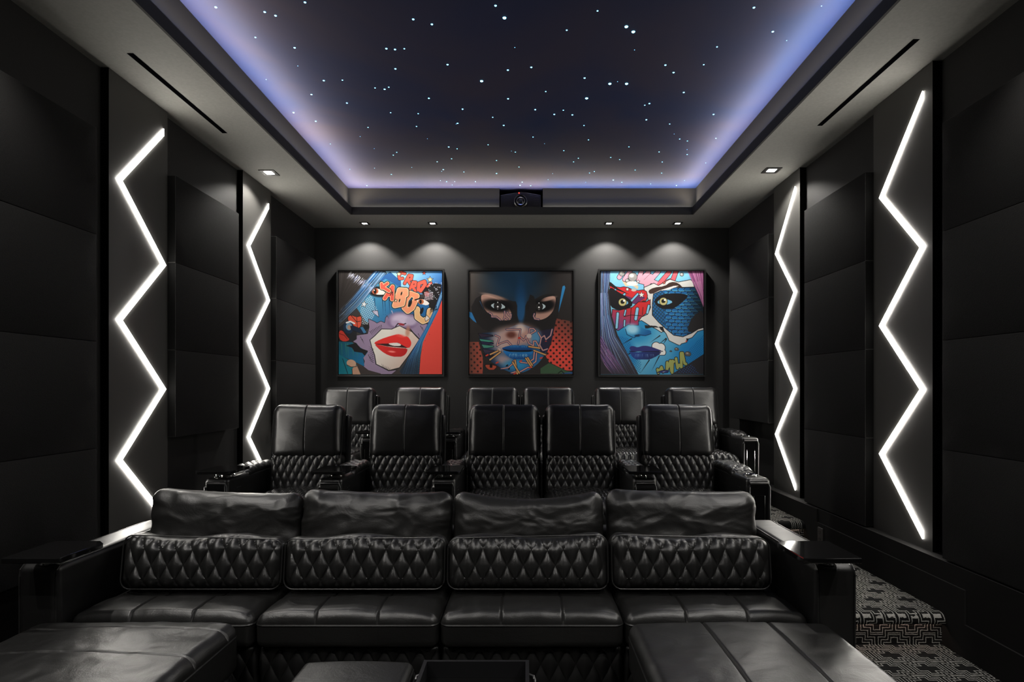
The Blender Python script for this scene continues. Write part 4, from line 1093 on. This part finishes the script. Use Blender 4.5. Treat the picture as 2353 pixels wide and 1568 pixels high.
    p.poly([(800, 520), (860, 450), (1000, 420), (1160, 420), (1260, 450), (1190, 520), (1080, 610), (950, 635), (840, 590)], (20, 18, 20), smooth=2)
    def eye(cx, cy, rx):
        p.poly([(cx-rx*1.0, cy+15), (cx-rx*.4, cy-35), (cx+rx*.4, cy-34), (cx+rx*1.5, cy+5), (cx+rx*.6, cy+44), (cx-rx*.3, cy+40)], (120, 190, 226), smooth=1)
        p.ell(cx, cy, 56, 54, (26, 24, 20)); p.ell(cx, cy, 50, 48, (196, 186, 124)); p.ell(cx, cy-4, 26, 26, (18, 18, 16)); p.ell(cx+20, cy-18, 14, 14, (250, 250, 245))
    eye(925, 525, 90)
    p.poly([(720, 390), (800, 345), (940, 330), (1020, 270), (1120, 285), (1200, 370), (1100, 330), (900, 370), (760, 440)], (60, 40, 34), smooth=1); p.poly([(890, 385), (980, 350), (1060, 325), (1130, 320), (1000, 375)], (225, 222, 220)); p.star(935, 285, 24, (200, 90, 70))
    # red lettered cheek at left
    red = (206, 44, 48)
    p.poly([(225, 300), (340, 350), (430, 330), (560, 390), (700, 370), (725, 480), (660, 560), (540, 560), (380, 480), (230, 400)], red, 7, smooth=1)
    p.poly([(230, 375), (520, 480), (640, 430), (690, 480), (560, 560), (470, 520), (330, 440)], (104, 50, 96))
    for a in ([(280, 405), (300, 370)], [(385, 465), (420, 430)], [(505, 520), (590, 430)]): p.line(a, 36, K); p.line(a, 24, (128, 196, 226))
    p.line([(230, 300), (330, 370), (470, 430)], 46, (22, 18, 20), True); p.star(455, 368, 30, (236, 232, 226)); p.star(640, 440, 44, (236, 230, 222)); p.ell(540, 378, 34, 18, (190, 182, 172)); p.ell(670, 540, 32, 28, (60, 44, 42))
    p.poly([(225, 330), (330, 400), (470, 480), (540, 560), (440, 640), (330, 640), (230, 590), (205, 460)], (20, 18, 22), smooth=1)
    eye(392, 535, 58)
    ch = [(260, 625), (340, 640), (520, 600), (600, 530), (700, 530), (755, 500), (755, 590), (700, 680), (640, 725), (600, 775), (600, 830), (500, 830), (470, 820), (400, 860), (330, 905), (280, 850), (250, 720)]
    p.poly(ch, red, 7, grad=((500, 600), (420, 880), (120, 70, 130)))
    for a, wd in (([(330, 680), (315, 860)], 30), ([(432, 640), (418, 700)], 18), ([(420, 770), (415, 840)], 18), ([(585, 620), (565, 750)], 36), ([(735, 580), (715, 670)], 26)): p.line(a, wd+14, K); p.line(a, wd, (140, 200, 230))
    p.line([(410, 720), (500, 700), (640, 710)], 7, K); p.line([(505, 610), (490, 810)], 8, K); p.line([(660, 600), (650, 700)], 7, K)
    # nose and lips
    p.poly([(470, 830), (600, 835), (680, 880), (770, 900), (760, 950), (690, 970), (600, 965), (540, 1000), (450, 950), (425, 880)], (62, 158, 206), smooth=2, grad=((520, 860), (650, 990), (16, 92, 150)))
    p.ell(520, 880, 80, 60, (160, 212, 232), .2, .6); p.line([(430, 880), (450, 950), (540, 995), (600, 950), (690, 965), (765, 940)], 9, (10, 52, 90)); p.ell(585, 965, 34, 14, (8, 40, 70), 0, .5)
    p.poly([(680, 830), (690, 880), (770, 860), (870, 860), (830, 840)], (26, 24, 26)); p.poly([(865, 850), (920, 850), (945, 930), (890, 890)], (26, 24, 26)); p.poly([(1220, 1000), (1260, 1000), (1235, 1050)], (30, 26, 26)); p.ell(1225, 1040, 12, 14, (190, 50, 44))
    p.poly([(90, 1480), (90, 130), (235, 130), (215, 400), (250, 700), (330, 960), (460, 1200), (610, 1480)], (46, 42, 48))
    for a in ([(510, 1005), (370, 1085)], [(490, 1190), (450, 1215)], [(740, 1280), (620, 1455)], [(870, 1230), (770, 1420)], [(880, 965), (750, 1055)], [(960, 1000), (860, 1080)], [(965, 1010), (920, 1080)]): p.line(a, 14, K, True)
    for x, y, r in ((830, 1100, 52), (890, 1120, 56), (910, 1180, 44)): p.ell(x, y, r+8, r+6, K)
    for x, y, r in ((830, 1100, 52), (890, 1120, 56), (910, 1180, 44)): p.ell(x, y, r, r-2, (232, 230, 226))
    p.poly([(478, 1130), (500, 1098), (545, 1100), (585, 1118), (660, 1092), (740, 1100), (830, 1130), (920, 1165), (800, 1172), (640, 1180), (520, 1180)], (44, 46, 110), smooth=1)
    p.poly([(480, 1165), (560, 1182), (700, 1172), (915, 1166), (850, 1225), (740, 1275), (620, 1290), (540, 1260), (500, 1210)], (34, 60, 130), smooth=1, grad=((600, 1180), (760, 1290), (26, 36, 84)))
    p.line([(485, 1165), (600, 1178), (720, 1168), (915, 1166)], 10, (18, 16, 44))
    for k in range(24): x = rng.uniform(560, 800); p.line([(x, 1205), (x+(x-680)*.12, 1255)], 5, (120, 160, 210), True, .5)
    # yellow-green scrawled letters at lower right
    yg = (158, 164, 92)
    p.letters([[(850, 1400), (860, 1440), (900, 1370), (920, 1430)], [(975, 1310), (970, 1420)], [(960, 1420), (1010, 1320), (1015, 1290), (1030, 1420)], [(1060, 1300), (1045, 1290), (1040, 1440)], [(1090, 1260), (1110, 1380), (1130, 1340), (1160, 1370), (1155, 1190), (1175, 1190), (1200, 1320), (1220, 1330)]], 34, yg, 8)
    p.poly([(820, 1450), (900, 1410), (980, 1405), (1000, 1430), (900, 1462)], (40, 44, 104), 5, smooth=1); p.line([(900, 1440), (960, 1420)], 10, (220, 225, 235), True)
    for x, y, r in ((1022, 1168, 14), (1098, 1140, 26), (1245, 1200, 40)): p.ell(x, y, r+3, r*.75+3, K, .2); p.ell(x, y, r, r*.7, (96, 88, 84), .2); p.ell(x-r*.2, y-r*.2, r*.4, r*.25, (170, 160, 150), .2, .5)
    p.poly([(1000, 1480), (1150, 1390), (1250, 1330), (1460, 1195), (1460, 1480)], (40, 38, 42)); p.dots([(1060, 1465), (1170, 1390), (1300, 1330), (1400, 1465)], 26, 8, (40, 70, 120), .6)
    # hair at both sides
    a = [(230, 138), (190, 420), (215, 700), (300, 980), (470, 1230), (600, 1465)]; b_ = [(103, 138), (103, 420), (103, 720), (103, 1000), (150, 1300), (250, 1465)]
    p.hair(a, b_, 170, [(60, 110, 180), (130, 180, 225), (40, 46, 70), (28, 26, 30), (90, 80, 150), (190, 205, 235)], (3, 10), 10)
    a2 = [(103, 960), (200, 1120), (330, 1290), (450, 1465)]; b2 = [(103, 1250), (150, 1330), (200, 1400), (260, 1465)]
    p.hair(a2, b2, 90, [(180, 130, 180), (130, 90, 160), (80, 60, 110), (215, 170, 205), (40, 34, 44)], (3, 10), 8)
    p.poly([(1240, 138), (1450, 138), (1450, 600), (1380, 430), (1300, 270)], (150, 84, 130)); p.hair([(1240, 138), (1310, 280), (1400, 460), (1448, 600)], [(1450, 138), (1450, 260), (1450, 420), (1452, 590)], 70, [(200, 120, 170), (230, 170, 205), (110, 50, 96), (60, 30, 50)], (3, 10), 6)
    return p.cells()

def canvas_mat():
    m, nt, b = new_mat('printed_canvas')
    at_ = node(nt, 'ShaderNodeAttribute'); at_.attribute_name = 'paint'
    nt.links.new(at_.outputs['Color'], b.inputs['Base Color'])
    b.inputs['Roughness'].default_value = .55; b.inputs['Specular IOR Level'].default_value = .25
    return m
M['canvas'] = canvas_mat()

def picture(cx, cz, side, cells, label):
    t = thing('framed_picture', label, 'picture', (cx, YB, cz), 'framed pop art pictures on the back wall')
    h = side/2; wl, d = .018, .055
    b = MB()
    for q in ((-h, h, h-wl, h), (-h, h, -h, -h+wl), (-h, -h+wl, -h+wl, h-wl), (h-wl, h, -h+wl, h-wl)): b.box(q[0], q[1], -d, -.012, q[2], q[3])
    b.box(-h+.005, h-.005, -.018, -.012, -h+.005, h-.005)
    b.box(-h*.8, h*.8, -.012, -.0005, h*.5, h*.5+.04)
    b.build('frame', 'frame', t, smooth=False)
    c = h-wl-.008; n = NA
    g = np.linspace(-c, c, n+1)
    X, Z = np.meshgrid(g, -g)
    v = np.stack([X.ravel(), np.full(X.size, -d+.010), Z.ravel()], 1)
    idx = np.arange((n+1)**2).reshape(n+1, n+1)
    f = np.stack([idx[:-1, :-1], idx[1:, :-1], idx[1:, 1:], idx[:-1, 1:]], -1).reshape(-1, 4)
    me = bpy.data.meshes.new('canvas')
    # add the stretcher sides so that the canvas has thickness
    e = [(-c, -.02, -c), (c, -.02, -c), (c, -.02, c), (-c, -.02, c)]
    k = len(v); v = np.concatenate([v, np.array(e)])
    fl = f.tolist()+[[idx[n, 0], idx[n, n], k+1, k], [idx[n, n], idx[0, n], k+2, k+1], [idx[0, n], idx[0, 0], k+3, k+2], [idx[0, 0], idx[n, 0], k, k+3]]
    me.from_pydata(v.tolist(), [], [[int(i) for i in q] for q in fl])
    ca = me.attributes.new('paint', 'FLOAT_COLOR', 'FACE')
    col = np.ones((len(fl), 4), 'f'); col[:, :3] = .02; col[:n*n, :3] = cells.reshape(-1, 3)
    ca.data.foreach_set('color', col.ravel())
    me.materials.append(M['canvas'])
    o = bpy.data.objects.new('canvas', me); COL.objects.link(o); o.parent = t
    return t
DA = YB-.05
def pw(px): return (px-CX)/F*DA
PZ = EYE+(CY-742.0)/F*DA; PS = 247.5/F*DA
picture(pw(896.8), PZ, PS, picture_red_lips(), 'square framed pop art picture of a face with glossy red lips, left of the three')
picture(pw(1197.0), PZ-.004, PS, picture_dark_mask(), 'square framed dark picture of a masked face with blue lips, middle of the three')
picture(pw(1498.4), PZ-.002, PS, picture_blue_face(), 'framed pop art picture of a blue face with scaly eye patch, right of the three')
# ------------------------------------------------------------------ camera, world, colour
cd = bpy.data.cameras.new('camera'); cam = bpy.data.objects.new('camera', cd); COL.objects.link(cam)
cam.location = (0, 0, EYE); cam.rotation_euler = (math.radians(90), 0, 0)
cd.sensor_width = 36; cd.lens = F/2353*36
cd.shift_x = (1176.5-CX)/2353; cd.shift_y = (CY-784)/2353
cd.clip_start = .05
SC.camera = cam
w = bpy.data.worlds.new('world'); SC.world = w; w.use_nodes = True
w.node_tree.nodes['Background'].inputs['Color'].default_value = (0, 0, 0, 1)
SC.view_settings.view_transform = 'Standard'; SC.view_settings.look = 'None'
SC.view_settings.gamma = 1; SC.view_settings.exposure = EXPOSURE
SC.view_settings.use_curve_mapping = False
